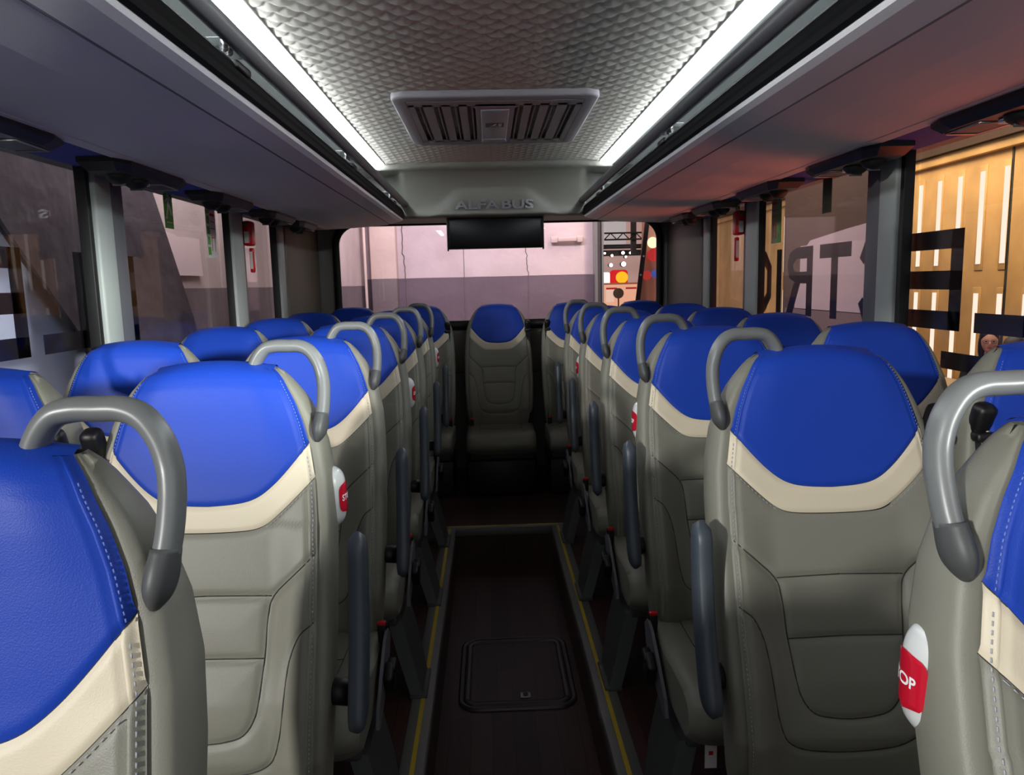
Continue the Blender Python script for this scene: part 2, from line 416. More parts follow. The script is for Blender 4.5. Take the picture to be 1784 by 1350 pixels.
def strap_mb(x):
    P_ = [(x,-.010,1.03),(x,-.035,.92),(x,-.075,.78),(x,-.125,.62),(x,-.165,.50),(x,-.17,.40)]
    mb = MB(); hw = .017
    g = [[(p.x-hw,p.y,p.z),(p.x+hw,p.y,p.z)] for p in crv(P_,5)]; g2 = [[(q[0],q[1]+.0018,q[2]) for q in r] for r in g]
    mb.grid(g); mb.grid(g2); 
    P2 = [(x+.006,.015,1.01),(x+.006,-.005,.90),(x+.006,-.04,.76),(x+.006,-.09,.60),(x+.006,-.12,.45)]
    mb.grid([[(p.x-hw,p.y,p.z),(p.x+hw,p.y,p.z)] for p in crv(P2,5)]); return mb
def stop_mb(a):
    # rounded capsule wrapping the rear corner of the shell, convex cylinder face
    mb = MB(); g = []; n = 30; cx, cy, zc, H = (.206 if a > 0 else .197), .034, .925, .062
    for i in range(n+1):
        t = -1+2*i/n; e = (1-abs(t)**4)**.5 if abs(t) < 1 else 0
        ring = []
        for j in range(20):
            q = 2*PI*j/20; c, s_ = math.cos(q), math.sin(q); e2 = max(e,.02)
            ring.append((a*(cx+.034*e2*math.copysign(abs(c)**.8,c)), cy+.028*e2*math.copysign(abs(s_)**.8,s_), zc+H*t))
        g.append(ring+[ring[0]])
    return mb.grid(g)
def stop_face(a, q, z, off):
    """point on the convex face; q = angle from +x toward +y"""
    c, s_ = math.cos(q), math.sin(q)
    return (a*((.206 if a > 0 else .197)+(.034+off)*math.copysign(abs(c)**.8,c)), .034+(.028+off)*math.copysign(abs(s_)**.8,s_), z)
def stopred_mb(a):
    g = []
    for i in range(15):
        t = -1+2*i/14; e = (1-abs(t)**5)**.5 if abs(t) < 1 else 0
        g.append([stop_face(a, -.85+1.75*k/8*e+.875*(1-e), .925+.031*t, .0012) for k in range(9)])
    return MB().grid(g)
def stoptext_mb(a):
    t = text_mb('STOP', .017, .0002, .78, .0004); xs = [v[0] for v in t.v]; W = max(xs)-min(xs)
    # right-hand seats: text runs rear -> front seen from the aisle; left-hand seats: front -> rear
    q0 = .18 if a < 0 else 0; 
    t.v = [stop_face(a, q0 + (-x if a < 0 else x)*(1.25/W), .925+z, .0018 - (y*.3)) for x, y, z in t.v]
    return t
CACHE = {}
def cm(key, fn, name, m):
    if key not in CACHE: CACHE[key] = fn().mesh(name, m)
    return CACHE[key]
def seat(x, y, a, label, kind, belt=None, stop=False, tagp=False, group=None):
    """a = +1 when the aisle is on +x side; kind: aisle / window / rear"""
    r = thing('bus_seat', label, 'seat', (x, y, ZF if False else 0), 0, group)
    O('back_shell', mesh_shell, r); O('backrest', mesh_grey, r); 
    O('contrast_band', mesh_cream, r, 'cream leather band'); h = O('headrest_cover', mesh_blue, r, 'blue leather headrest')
    O('seam', mesh_seam, r); [O('stitching', q, r) for q in mesh_stitch]; [O('stitching', q, h) for q in mesh_bst]
    c = O('seat_cushion', mesh_cush, r); O('seam', mesh_cseam, c)
    O('seat_frame', cm(('fr',a), lambda: frame_mb(a), 'seat_frame', m_leg), r)
    if kind == 'aisle':
        hd = O('grab_handle', cm(('h',a), lambda: handle_mb(a), 'grab_handle', m_handle), r)
        O('handle_mount', cm(('hm',a), lambda: mount_mb(a), 'handle_mount', mat_mount), hd)
        ar = O('armrest', cm(('ar',a), lambda: arm_mb(a), 'armrest', m_slate), r)
        O('armrest_pivot', cm(('pv',a), lambda: pivot_mb(a), 'armrest_pivot', m_black), ar)
        O('side_cover', cm(('sc',a), lambda: sidecover_mb(a), 'side_cover', m_cover), r)
        O('recline_lever', cm(('rl',a), lambda: lever_mb(a), 'recline_lever', m_black), r)
    if kind == 'rear':
        O('bench_riser', cm('riser', lambda: MB().box((0,-.33,.115), (.44,.36,.225), .01), 'bench_riser', m_black), r)
    else:
        lx = (.170,.215) if kind == 'aisle' else (.06,.105)
        O('leg', cm(('lg',a,lx), lambda: leg_mb(a,*lx), 'leg', m_leg), r)
        O('leg', cm(('lg',-a,'i'), lambda: leg_mb(-a,.04,.085), 'leg', m_leg), r)
    kx = .222 if kind == 'aisle' else .190
    b = O('seatbelt_buckle', cm(('bk',a,kx), lambda: buckle_mb(a,kx), 'seatbelt_buckle', m_black), r)
    O('release_button', cm(('rb',a,kx), lambda: button_mb(a,kx), 'release_button', m_red), b, 'red release button')
    bx = belt if belt is not None else (-a*.216 if kind == 'aisle' else a*.182)
    O('belt_guide', cm(('gd',round(bx,3)), lambda: guide_mb(bx), 'belt_guide', m_black), r)
    O('belt_webbing', cm(('sp',round(bx,3)), lambda: strap_mb(bx), 'belt_webbing', m_strap), r)
    if stop:
        s = O('stop_button', cm(('st',a), lambda: stop_mb(a), 'stop_button', m_stopw), r, 'white stop button housing')
        O('button_face', cm(('sr',a), lambda: stopred_mb(a), 'button_face', m_stopr), s, 'red button face')
        O('lettering', cm(('tx',a), lambda: stoptext_mb(a), 'lettering', m_white), s)
    if tagp == 1:
        tg = O('care_tag', cm(('tg',a), lambda: MB().box((a*.155,-.515,.232), (.028,.0015,.06)), 'care_tag', m_paper), r, 'white care tag')
        O('tag_print', cm(('tp',a), lambda: MB().box((a*.155,-.5162,.240), (.010,.0006,.010)), 'tag_print', m_red), tg)
    if tagp == 2:
        tg = O('care_tag', cm(('tg2',a), lambda: MB().box((a*.2255,-.27,.375), (.0015,.05,.045)), 'care_tag', m_paper), r, 'white care tag')
        O('tag_print', cm(('tp2',a), lambda: MB().box((a*.2266,-.27,.378), (.0006,.010,.010)), 'tag_print', m_red), tg)
    return r
ordn = ['nearest the camera','second from the camera','third from the camera','fourth from the camera','fifth from the camera','sixth from the camera']
SX, WX = .58, 1.048
seat(-SX, -.03, 1, 'blue-topped aisle seat left of the aisle, in the row before the nearest visible one', 'aisle', group='aisle seats on the left')  # unseen seat, added to cast shade on the near right seat
for i in range(1, 7):
    y = i*P if i > 1 else .66
    n = ordn[i-1]
    seat(-SX+(.018 if i == 1 else 0), y, 1, 'blue-topped aisle seat with grab handle, left of the aisle, %s'%n, 'aisle', stop=i in (2,4,6), group='aisle seats on the left')
    seat(SX+.012, y, -1, 'blue-topped aisle seat with grab handle, right of the aisle, %s'%n, 'aisle', stop=i in (1,3,5), tagp={3:1,5:2,6:2}.get(i,0), group='aisle seats on the right')
    if i >= 2:
        n2 = ('nearest the camera','second from the camera','third from the camera','fourth from the camera','fifth from the camera')[i-2]
        seat(-WX, y, 1, 'blue-topped seat against the left windows, %s'%n2, 'window', group='window seats on the left')
        seat(WX+(.034 if i == 2 else .012), y, -1, 'blue-topped seat against the right windows, %s'%n2, 'window', group='window seats on the right')
for x, a, lb in ((-.98,1,'leftmost seat of the rear bench, in the corner by the rear window'), (-.515,1,'rear bench seat immediately left of the one facing the aisle'),
                 (0.008,-1,'centre rear bench seat facing straight down the aisle, lit blue headrest'), (.53,-1,'rear bench seat immediately right of the one facing the aisle'),
                 (1.0,-1,'rightmost seat of the rear bench, in the corner by the rear window')):
    s = seat(x, 5.11, a, lb, 'rear', belt=(.205 if abs(x) < .1 else None), group='rear bench seats')

# ------------------------------------------------------------------ bus body
WXX = 1.25; Y0 = -.9; YR = 5.36
TR = .263; DZ = -.20; YS = 3.96
# platform floors + sunken aisle
mb = MB()
mb.box((-(WXX+.33)/2-.002, (Y0+YR)/2, -.03), (WXX-.33, YR-Y0, .06)); mb.box(((WXX+.33)/2+.002, (Y0+YR)/2, -.03), (WXX-.33, YR-Y0, .06))
mb.box((0, (YS+.05+YR)/2, -.03), (.67, YR-YS-.05, .06))
struct('floor', mb, m_wood)
mb = MB().box((0,(Y0+YS)/2+.03,DZ-.02), (TR*2+.1, YS-Y0+.06, .04))
struct('floor_aisle', mb, m_wood)
mb = MB().box((-TR-.01,(Y0+YS)/2,DZ/2-.012), (.02,YS-Y0,-DZ-.02)).box((TR+.01,(Y0+YS)/2,DZ/2-.012), (.02,YS-Y0,-DZ-.02)).box((0,YS+.01,DZ/2-.012), (TR*2,.02,-DZ-.02))
struct('trim_1', mb, m_wood)
def edge(name, c, d): return struct(name, MB().box(c, d, .004), m_alum)
edge('trim_2', (-.299,(Y0+YS)/2,-.002), (.072,YS-Y0,.014)); edge('trim_3', (.299,(Y0+YS)/2,-.002), (.072,YS-Y0,.014))
edge('trim_4', (0,YS+.025,-.002), (.67,.05,.014))
struct('trim_5', MB().box((0,YS-.002,-.02), (TR*2,.006,.034), .001), m_alum)
for k, s in ((6,-1),(7,1)):
    struct('trim_%d'%k, MB().box((s*.297,(Y0+YS)/2,.0055), (.013,YS-Y0,.0025)), m_yellow)
struct('trim_8', MB().box((0,YS+.028,.0055), (.60,.010,.0025)), m_yellow)
struct('trim_21', MB().box((-TR-.002,(Y0+YS)/2,-.022), (.004,YS-Y0,.028)).box((TR+.002,(Y0+YS)/2,-.022), (.004,YS-Y0,.028)), m_alum)
# floor hatch in the aisle
fh = thing('floor_hatch', 'rounded access hatch with dark metal rim sunk in the aisle floor', 'hatch', (.018,2.79,DZ))
def rrect(hx, hy, r, n=6):
    o = []
    for cx, cy, a0 in ((hx-r,hy-r,0),(-hx+r,hy-r,PI/2),(-hx+r,-hy+r,PI),(hx-r,-hy+r,1.5*PI)):
        for i in range(n+1): a = a0+PI/2*i/n; o.append((cx+r*math.cos(a), cy+r*math.sin(a)))
    return o
def ringmb(hx, hy, r, prof, plane='xy'):     # prof: list of (inset, height)
    mb = MB(); rows = []
    for ins, h in prof: rows.append([(x,y,h) for x,y in rrect(hx-ins, hy-ins, max(r-ins,.005))])
    rows = [q+[q[0]] for q in rows]; mb.grid(rows); return mb
m_rim = mat('dark_metal_rim', (84,80,80), .38, .6)
part('rim', ringmb(.222,.275,.075,[(0,0),(.002,.008),(.010,.011),(.014,.009),(.018,.006),(.020,.007),(.026,.012),(.044,.012),(.05,.004)]), m_rim, fh)
mb = MB(); pr = rrect(.174,.227,.035); mb.poly([(x,y,.001) for x,y in pr], (0,0,.005)); part('hatch_lid', mb, m_wood, fh)
lk = part('latch', MB().box((.03,-.19,.008), (.04,.036,.005), .002), m_steel, fh, 'square metal latch')
part('latch_ring', MB().cyl((.03,-.19,.0095), (.03,-.19,.013), .010, 16), m_black, lk)
for sx in (-.197,.197): part('screw', MB().cyl((sx*.93,-.215,.011), (sx*.93,-.215,.0135), .006, 10), m_black, fh)

# side walls: below sill, above window; pillars
ZS, ZW = .98, 1.704
for side, s in (('left',-1),('right',1)):
    y0 = .35 if s < 0 else -.6
    mb = MB(); t = .06
    mb.box((s*(WXX+t/2),(y0+YR)/2,ZS/2-.03), (t,YR-y0,ZS+.06-.0))
    mb.box((s*(WXX+t/2),(y0+YR)/2,(ZW+2.16)/2), (t,YR-y0,2.16-ZW))
    mb.box((s*(WXX+t/2),(4.55+YR)/2,(ZS+ZW)/2), (t,YR-4.55,ZW-ZS+.002))
    struct('wall_%s'%side, mb, m_side)
    # ledge below windows
    struct('trim_%d'%(9 if s<0 else 10), MB().box((s*(WXX-.005),(y0+4.4)/2,ZS-.01), (.035,4.4-y0,.03), .006), m_side)
    # rear corner panel (bulged inner lining)
    struct('trim_%d'%(11 if s<0 else 12), MB().box((s*(WXX-.005),4.93,(ZS+ZW)/2-.1), (.03,.86,ZW-ZS+.3), .012), m_side)
    yp = [(2.30,),(3.525,),(4.27,)]
    k = 0
    for (y,) in yp:
        k += 1
        tk = 12+k+(3 if s > 0 else 0)
        struct('trim_%d'%tk, MB().box((s*(WXX-.018),y+.065,(ZS+ZW)/2), (.045,.10 if k != 2 else .15,ZW-ZS+.02), .008), m_pillar)
        mb = MB().box((s*(WXX-.003),y+.18,(ZS+ZW)/2), (.014,.14,ZW-ZS+.02), .003)  # darker strip stands in for the pillar's reflection in the next pane
        struct('trim_%d'%(tk+10), mb, m_pillar_refl)
        struct('trim_%d'%(tk+20), MB().box((s*(WXX-.012),y,(ZS+ZW)/2), (.034,.022,ZW-ZS+.02), .003), m_blackg)
    for j, (a, b) in enumerate(((y0,2.30),(2.32,3.52),(3.54,4.30))):
        g = struct('window_%d'%(j+1+(3 if s > 0 else 0)), MB().box((s*(WXX+.03),(a+b)/2,(ZS+ZW)/2), (.005,b-a,ZW-ZS+.02)), m_glassS)
# roof shell, rear wall
struct('ceiling_front', MB().box((0,.15,2.078), (2*.655,.9,.01)), m_ceil)
struct('ceiling_shell', MB().box((0,(-.3+YR)/2,2.19), (2*WXX+.12,YR+.3,.04)), m_rackhi)
mb = MB()
hw = 1.11; zr0, zr1 = 1.02, 1.80
mb.box((0,YR+.03,(zr0-.03)/2), (2*WXX+.12,.06,zr0+.03)); mb.box((0,YR+.03,(zr1+2.2)/2), (2*WXX+.12,.06,2.2-zr1))
# corner fill with rounded window opening
for s in (-1,1):
    n = 10; r = .16; W = 1.16
    inner = []
    cz0, cz1 = zr0+r, zr1-r
    for i in range(n+1): a = i/n*PI/2; inner.append((.03+s*(W-r+r*math.sin(a)), cz0-r*math.cos(a)))
    for i in range(n+1): a = i/n*PI/2; inner.append((.03+s*(W-r+r*math.cos(a)), cz1+r*math.sin(a)))
    outer = [(s*(WXX+.06), z) for x, z in inner]
    outer[0] = (s*(WXX+.06), zr0); outer[-1] = (s*(WXX+.06), zr1)
    mb.grid([[(x,YR,z) for x,z in inner],[(x,YR,z) for x,z in outer]])
    mb.grid([[(x,YR,z) for x,z in inner],[(x,YR+.06,z) for x,z in inner]])
struct('wall_back', mb, m_side)
# black frame of the rear window
def rloop(hx, z0, z1, r, n=8):
    cx = 0; cz = (z0+z1)/2; return [(x+.035, cz+y) for x, y in rrect(hx, (z1-z0)/2, r, n)]
A_, B_, C_ = rloop(1.165,zr0-.01,zr1+.0,.17), rloop(1.125,zr0+.055,zr1-.05,.13), rloop(1.165,zr0-.01,zr1,.17)
mb = MB(); mb.grid([[(x,YR-.004,z) for x,z in A_+A_[:1]],[(x,YR-.012,z) for x,z in A_+A_[:1]],[(x,YR-.012,z) for x,z in B_+B_[:1]],[(x,YR+.03,z) for x,z in B_+B_[:1]]])
struct('trim_50', mb, m_blackg)
struct('window_7', MB().box((0,YR+.035,(zr0+zr1)/2), (2.3,.005,zr1-zr0)), m_glassR)
# parcel trim under rear window
struct('trim_51', MB().box((0,YR-.01,.84), (2.3,.03,.28), .01), m_side)

# ------------------------------------------------------------------ quilted ceiling
cw = .655; NX, NY = 10, 39; cell = .066
rows = []; xs = np.linspace(-cw, cw, 281); ys = np.arange(.6, 4.74, .0052)
X, Y = np.meshgrid(xs, ys)
Xs = X/cell; Ys = Y/(cell*.92)
Yw = Y-.009*np.abs(np.sin(2*PI*X/.076)); A = X/.076+Yw/.080; Bq = X/.076-Yw/.080
fa, fb = A-np.floor(A), Bq-np.floor(Bq)
# scale-like pillow: peaks toward the rear corner of every diamond
t = (fa + (1-fb))/2
H = np.clip(np.sin(PI*fa)*np.sin(PI*fb),0,1)**.28*(.15+.85*t)
Zc = 2.076 - .0115*H - .020*(X/cw)**2*0 + .0
verts = np.stack([X,Y,Zc-.0], -1).reshape(-1,3); h, w = X.shape
idx = np.arange(h*w).reshape(h,w)
faces = np.stack([idx[:-1,:-1],idx[:-1,1:],idx[1:,1:],idx[1:,:-1]],-1).reshape(-1,4)
me = bpy.data.meshes.new('ceiling'); me.from_pydata(verts.tolist(), [], faces.tolist()); me.materials.append(m_ceil)
me.polygons.foreach_set('use_smooth', [True]*len(me.polygons)); me.update()
o = O('ceiling', me); o['kind'] = 'structure'

# LED strips
for s, w_ in ((-1,'left'),(1,'right')):
    t = thing('ceiling_light_strip', 'glowing white LED strip along the %s edge of the ceiling'%w_, 'light', (0,0,0), 0, 'ceiling light strips')
    pr = [(s*.662,2.070),(s*.661,2.056),(s*.668,2.046),(s*.690,2.038),(s*.712,2.036),(s*.724,2.040),(s*.728,2.050),(s*.728,2.066)]
    part('diffuser', MB().extr(pr, -.3, 4.70), m_led, t)
    part('channel', MB().extr([(s*.655,2.064),(s*.660,2.063),(s*.661,2.073),(s*.729,2.070),(s*.730,2.040),(s*.737,2.038),(s*.742,2.08),(s*.655,2.085)], -.3, 4.70), m_rackhi, t)

# ------------------------------------------------------------------ roof vent hatch
vh = thing('roof_vent', 'grey slatted roof hatch panel with green exit sticker in the quilted ceiling', 'vent', (0,3.5,2.055))
def flipz(mb): mb.v = [(x,y,-z) for x,y,z in mb.v]; return mb
part('bezel', flipz(ringmb(.41,.50,.06,[(0,-.02),(0,.002),(.004,.008),(.010,.010),(.052,.012),(.058,.010),(.065,.004)])), m_vent, vh)
# face plate with slots
mb = MB(); slots = []
xs_ = [-.345,-.315,-.295, -.245,-.215, -.175,-.145, -.105,-.075]
bars = []
slotc = [-.31,-.235,-.165,-.098]; slotw = .034
edges = [-.345]
for c in slotc: edges += [c-slotw/2, c+slotw/2]
cells = [( -.350, slotc[0]-slotw/2)]
for i in range(3): cells.append((slotc[i]+slotw/2, slotc[i+1]-slotw/2))
cells.append((slotc[3]+slotw/2, 0.0))
for a, b in cells:
    for s in (1,-1):
        x0, x1 = sorted((a*s, b*s)); mb.box(((x0+x1)/2,0,-.010), (x1-x0,.78,.006))
mb.box((0,.40,-.010), (.70,.08,.006)).box((0,-.40,-.010), (.70,.08,.006))
part('face_plate', mb, m_vent, vh)
for c in slotc:
    for s in (1,-1):
        part('slat', MB().box((s*(c+.012),0,.010), (.004,.74,.045), .001, rot=(0,s*.5,0)), m_vent, vh)
part('duct', MB().box((0,0,.045), (.72,.88,.01)), m_blackg, vh)
part('centre_panel', MB().box((0,.02,-.016), (.118,.66,.010), .004), m_vent, vh)
part('handle', MB().box((0,.30,-.022), (.115,.05,.012), .006).box((0,.36,-.018), (.13,.04,.008), .004), m_vent, vh)
part('warning_label', MB().poly([(-.095,-.36,-.0145),(.095,-.36,-.0145),(.055,-.27,-.0145),(-.055,-.27,-.0145)], (0,0,-.001)), m_pink, vh, 'violet warning label')
es = part('exit_sticker', MB().box((0,-.03,-.0215), (.082,.085,.001)), m_dgreen, vh, 'dark green exit sticker')
run = MB().box((-.004,-.03,-.0222), (.010,.034,.0006), rot=(0,0,.4)).box((.004,-.052,-.0222), (.008,.012,.0006)).box((.008,-.01,-.0222), (.018,.006,.0006), rot=(0,0,.6)).box((-.012,-.012,-.0222), (.018,.006,.0006), rot=(0,0,-.5)).box((.024,-.03,-.0222), (.014,.06,.0006))
part('pictogram', run, m_paper, es)

# ------------------------------------------------------------------ luggage racks
YE = 4.86; YB = -.3
for s, w_ in ((-1,'left'),(1,'right')):
    t = thing('luggage_rack', 'long grey overhead luggage rack above the %s windows'%w_, 'luggage rack', (0,0,0), 0, 'overhead luggage racks')
    q = lambda L: [(s*x,z) for x,z in L]
    lower = [(.578,1.752),(.582,1.742),(.60,1.735),(.663,1.7225),(.78,1.709),(.90,1.703),(1.03,1.702)]
    prof = lower+[(1.03,1.722),(.60,1.775),(.578,1.768)]
    part('tray_shell', MB().extr(q(prof), YB, YE), m_rack, t)
    part('lower_lip', MB().extr(q([(1.032,1.700),(1.068,1.697),(1.074,1.702),(1.07,1.722),(1.032,1.722)]), YB, YE), m_rack, t)
    part('underside_panel', MB().extr(q([(1.07,1.704),(1.247,1.700),(1.247,1.712),(1.07,1.716)]), YB, 4.62), m_bluep, t, 'dark blue fabric panel')
    part('crease_line', MB().extr(q([(.660,1.7228),(.6635,1.7215),(.667,1.7222),(.6635,1.726)]), YB, YE), mat('vinyl_crease', (105,105,110), .6), t)
    part('front_rail', MB().extr(q([(.576,1.752),(.568,1.758),(.566,1.772),(.573,1.776),(.570,1.784),(.572,1.796),(.578,1.799),(.575,1.806),(.582,1.816),(.600,1.820),(.606,1.80),(.606,1.765)]), YB, YE-.005), mat('dull_black_rubber', (9,9,10), .7, spec=.15), t, 'black rubber edged rail')
    part('bright_edge', MB().extr(q([(.592,1.819),(.600,1.8205),(.604,1.823),(.596,1.823)]), YB, YE-.01), m_steel, t)
    part('inner_lining', MB().extr(q([(.602,1.778),(1.10,1.75),(1.20,1.80),(1.21,1.90),(1.12,1.99),(.95,2.03),(.74,2.045),(.74,2.056),(.96,2.045),(1.14,2.0),(1.225,1.905),(1.215,1.79),(1.12,1.735),(.602,1.765)]), YB, YE), m_rackhi, t)
    part('end_cap', MB().poly([(s*x,YE,z) for x,z in [(.578,1.75),(.68,1.718),(.90,1.703),(1.07,1.697),(1.247,1.700),(1.247,2.0),(.96,1.99),(.72,1.82),(.60,1.815),(.575,1.80)]], (0,.012,0)), m_rack, t)
    # lilac chamfer where the tray lip ends
    hr = thing('overhead_handrail', 'round grey handrail running under the %s light strip'%w_, 'handrail', (0,0,0), 0, 'overhead handrails')
    part('rail', MB().tube([(s*.565,YB,1.852),(s*.565,2,1.852),(s*.565,4.0,1.850),(s*.565,4.86,1.845)], .021, 20), m_rail, hr)
    part('end_ring', MB().tube([(s*.565+.026*math.cos(a),4.868,1.845+.023*math.sin(a)) for a in np.linspace(0,2*PI,25)], .0028, 8), m_chrome, hr)
    for y in ((.4,1.76,3.13,4.45) if s < 0 else (.0,1.33,2.72,4.25)):
        b = part('bracket', MB().box((s*.606,y,1.852), (.075,.006,.030), .001).box((s*.606,y-.03,1.866), (.075,.06,.003), .001), m_rackhi, hr)
        for yy in (-.085,-.055): part('bolt', MB().cyl((s*.592,y+yy,1.833), (s*.592,y+yy,1.852), .0085, 10).ell((s*.592,y+yy,1.833), (.0085,.0085,.005), 10, 6), m_steel, b, 'bright bolt')
        part('rail_catch', MB().box((s*.578,y-.03,1.808), (.022,.09,.018), .005), m_black, b)
# reading light / air outlets
for s, w_ in ((-1,'left'),(1,'right')):
    for k, yf in enumerate((1.90,2.64,3.38,4.10,4.60)):
        if k == 4: L = .42
        else: L = .50
        u = thing('overhead_air_vent', 'black air outlet and reading lamp unit under the %s rack, %s from the camera'%(w_, ('nearest','second','third','fourth','fifth')[k]), 'air vent', (s*1.115,yf-L/2,1.702), 0, 'service units under the %s rack'%w_)
        top = [(-.05,-.5),(.05,-.5),(.068,-.36),(.068,.36),(.05,.5),(-.05,.5),(-.068,.36),(-.068,-.36)]
        bot = [(x*.80,y*.86) for x,y in top]
        mb = MB(); n = 8
        mb.add([(x,y*L,0.002) for x,y in top]+[(x*1.0,y*L*1.0,-.014) for x,y in top]+[(x,y*L,-.034) for x,y in bot],
               [(i,(i+1)%n,n+(i+1)%n,n+i) for i in range(n)]+[(n+i,n+(i+1)%n,2*n+(i+1)%n,2*n+i) for i in range(n)]+[tuple(range(2*n,3*n)),tuple(range(n))[::-1]])
        part('housing', mb, m_black, u)
        g = part('speaker_grille', MB().poly([(-.035,.38*L,-.0345),(.035,.38*L,-.0345),(.042,.16*L,-.0345),(-.042,.16*L,-.0345)], (0,0,-.002)), m_leg, u)
        part('trim_ring', MB().tube([(x,y*L,-.036) for x,y in ((-.044,.14),(-.038,.41),(.038,.41),(.044,.14),(-.044,.14))], .0028, 6), m_steel, u, 'bright metal surround')
        for yy in (-.02,-.24):
            nz = part('air_nozzle', MB().ell((0,yy*L,-.034), (.036,.040,.026), 18, 10), m_blackg, u)
            part('nozzle_blade', MB().box((0,yy*L,-.058), (.04,.006,.01), .002), m_leg, nz)
        part('reading_lamp', MB().cyl((.0,.07*L,-.030), (.0,.07*L,-.044), .020, 18), m_chrome, u)

# ------------------------------------------------------------------ rear bulkhead with lettering, screen
bh = thing('rear_bulkhead', 'grey moulded header panel with chrome lettering above the rear window', 'panel', (0,0,0))
pr = [(4.695,2.075),(4.70,2.050),(4.715,2.035),(4.745,2.022),(4.790,1.985),(4.82,1.94),(4.845,1.88),(4.855,1.82),(4.850,1.775),(4.862,1.758),(4.90,1.752),(5.0,1.756),(5.34,1.78),(5.34,2.075)]
pc = crv([(0,y,z) for y,z in pr[:12]], 4)
g = []
for xx in [-1.24,-1.0,-.78,-.72,-.69]+[-.67+1.34*i/40 for i in range(41)]+[.69,.72,.78,1.0,1.24]:
    row = []
    for p in pc:
        y, z = p.y, p.z
        # raised trapezoid badge plate
        tz = (z-1.76)/.15; half = .40-.17*max(0,min(1,tz))
        k = (1-sst(half-.03,half+.02,abs(xx)))*sst(-.1,.1,tz)*(1-sst(.88,1.12,tz))
        y = y-.028*k
        y = y+sst(.56,.62,abs(xx))*max(0,4.885-y)*(1-sst(2.03,2.045,z))
        row.append((xx, y+.0, z-.018*(sst(.45,.72,abs(xx)))*sst(1.9,2.03,z)))
    g.append(row)
part('panel', MB().grid(g), m_bulk, bh)
part('back_plate', MB().extr([(-1.24,1.76),(1.24,1.76),(1.24,2.1),(-1.24,2.1)], 4.95, 5.34), m_bulk, bh)
x0 = -.205
tm = text_mb('ALFA BUS', .077, .006, 1.30, .0022)
zs_ = [v[2] for v in tm.v]; xs2 = [v[0] for v in tm.v]; W = max(xs2)-min(xs2); Hh = max(zs_)-min(zs_); cx = (max(xs2)+min(xs2))/2; cz = (max(zs_)+min(zs_))/2
tm.v = [((x-cx)*.50/W, y, (z-cz)*.058/Hh) for x,y,z in tm.v]
tm.xf(Matrix.Translation((.002,4.815,1.826)) @ Euler((-.08,0,0)).to_matrix().to_4x4())
part('lettering', tm, m_chrome, bh, 'chrome raised lettering')
tv = thing('mounted_screen', 'black fold-down monitor hanging below the header panel', 'screen', (0.008,4.91,1.76))
part('casing', MB().box((0,.012,-.10), (.615,.028,.205), .004), m_black, tv)
part('screen', MB().box((0,-.004,-.102), (.585,.004,.190), .001), m_screen, tv)
for s in (-1,1): part('side_bracket', MB().box((s*.308,.0,-.105), (.008,.05,.215), .001), m_blackg, tv)

# ------------------------------------------------------------------ hammers, stickers
for s, y, w_ in ((-1,3.79,'left'),(1,3.80,'right')):
    t = thing('emergency_hammer', 'red emergency hammer holder on the %s window pillar'%w_, 'hammer', (s*1.222,y,1.55), 0, 'emergency hammers')
    hs = part('holder', MB().box((0,0,.055), (.045,.075,.12), .012), m_red, t)
    part('holder_label', MB().box((0,-.0385,.035), (.022,.002,.055)), m_paper, hs)
    part('hammer_head', MB().cyl((0,-.045,.10), (0,.045,.10), .011, 12), m_steel, t)
    part('grip', MB().box((-s*.006,.01,-.075), (.02,.028,.12), .006), m_red, t)
    part('grip_label', MB().box((-s*.006,-.0045,-.075), (.012,.0015,.085)), m_paper, t)
def decal(name, s, y, z, w, h, m, label, cat, extra=None, group=None, x=None):
    t = thing(name, label, cat, (s*(x or 1.2755),y,z), 0, group)
    part('backing', MB().box((0,0,0), (.0015,w,h)), m, t)
    if extra: extra(t)
    return t
def runner(s, k=1):
    def f(t):
        X = -s*.0012; mb = MB()
        mb.box((X,0,.052*k), (.001,.016*k,.016*k), .0)
        for y,z,ly,lz,r in ((0,.022,.014,.045,.25),(.016,-.012,.011,.045,-.5),(-.012,-.018,.011,.045,.45),(.02,.032,.03,.009,.5),(-.018,.026,.028,.009,-.5),(-.024,-.045,.02,.010,0)):
            mb.box((X,y*k,z*k), (.001,ly*k,lz*k), 0, rot=(r*s,0,0))
        part('pictogram', mb, m_paper, t)
        part('border', MB().box((X,.0,.075*k), (.001,.055*k,.006)).box((X,.0,-.062*k), (.001,.055*k,.004)), m_paper, t)
    return f
decal('exit_sticker', -1, 2.99, 1.655, .078, .165, m_green, 'green running man exit sticker at the top of the left window', 'sticker', runner(-1,.95), 'exit stickers')
decal('exit_sticker', 1, 2.93, 1.655, .078, .165, mat('olive_green', (70,82,50), .5), 'dark green sticker at the top of the middle right window', 'sticker', None, 'exit stickers')
decal('exit_sticker', 1, 3.98, 1.655, .07, .15, m_green, 'green running man exit sticker on the right window beyond the red hammer', 'sticker', runner(1,.9), 'exit stickers')
def info(s):
    def f(t):
        X = -s*.0012; mb = MB(); gr = MB(); rd = MB()
        for k in range(5): gr.box((X,-s*0-.035,.075-.045*k), (.001,.032,.034))
        for k in range(4): mb.box((X,.018,.085-.03*k), (.001,.055,.003))
        part('red_heading', MB().box((X,.018,.115), (.001,.06,.008)), m_red, t); part('red_heading', MB().box((X,.018,.055), (.001,.05,.012)), m_red, t); rd.box((X,.0,-.07), (.001,.004,.07)).box((X,.036,-.07), (.001,.004,.07)).box((X,.018,-.045), (.001,.036,.004))
        part('pictograms', gr, m_green, t); part('print', mb, m_leg, t); part('red_print', rd, m_red, t)
    return f
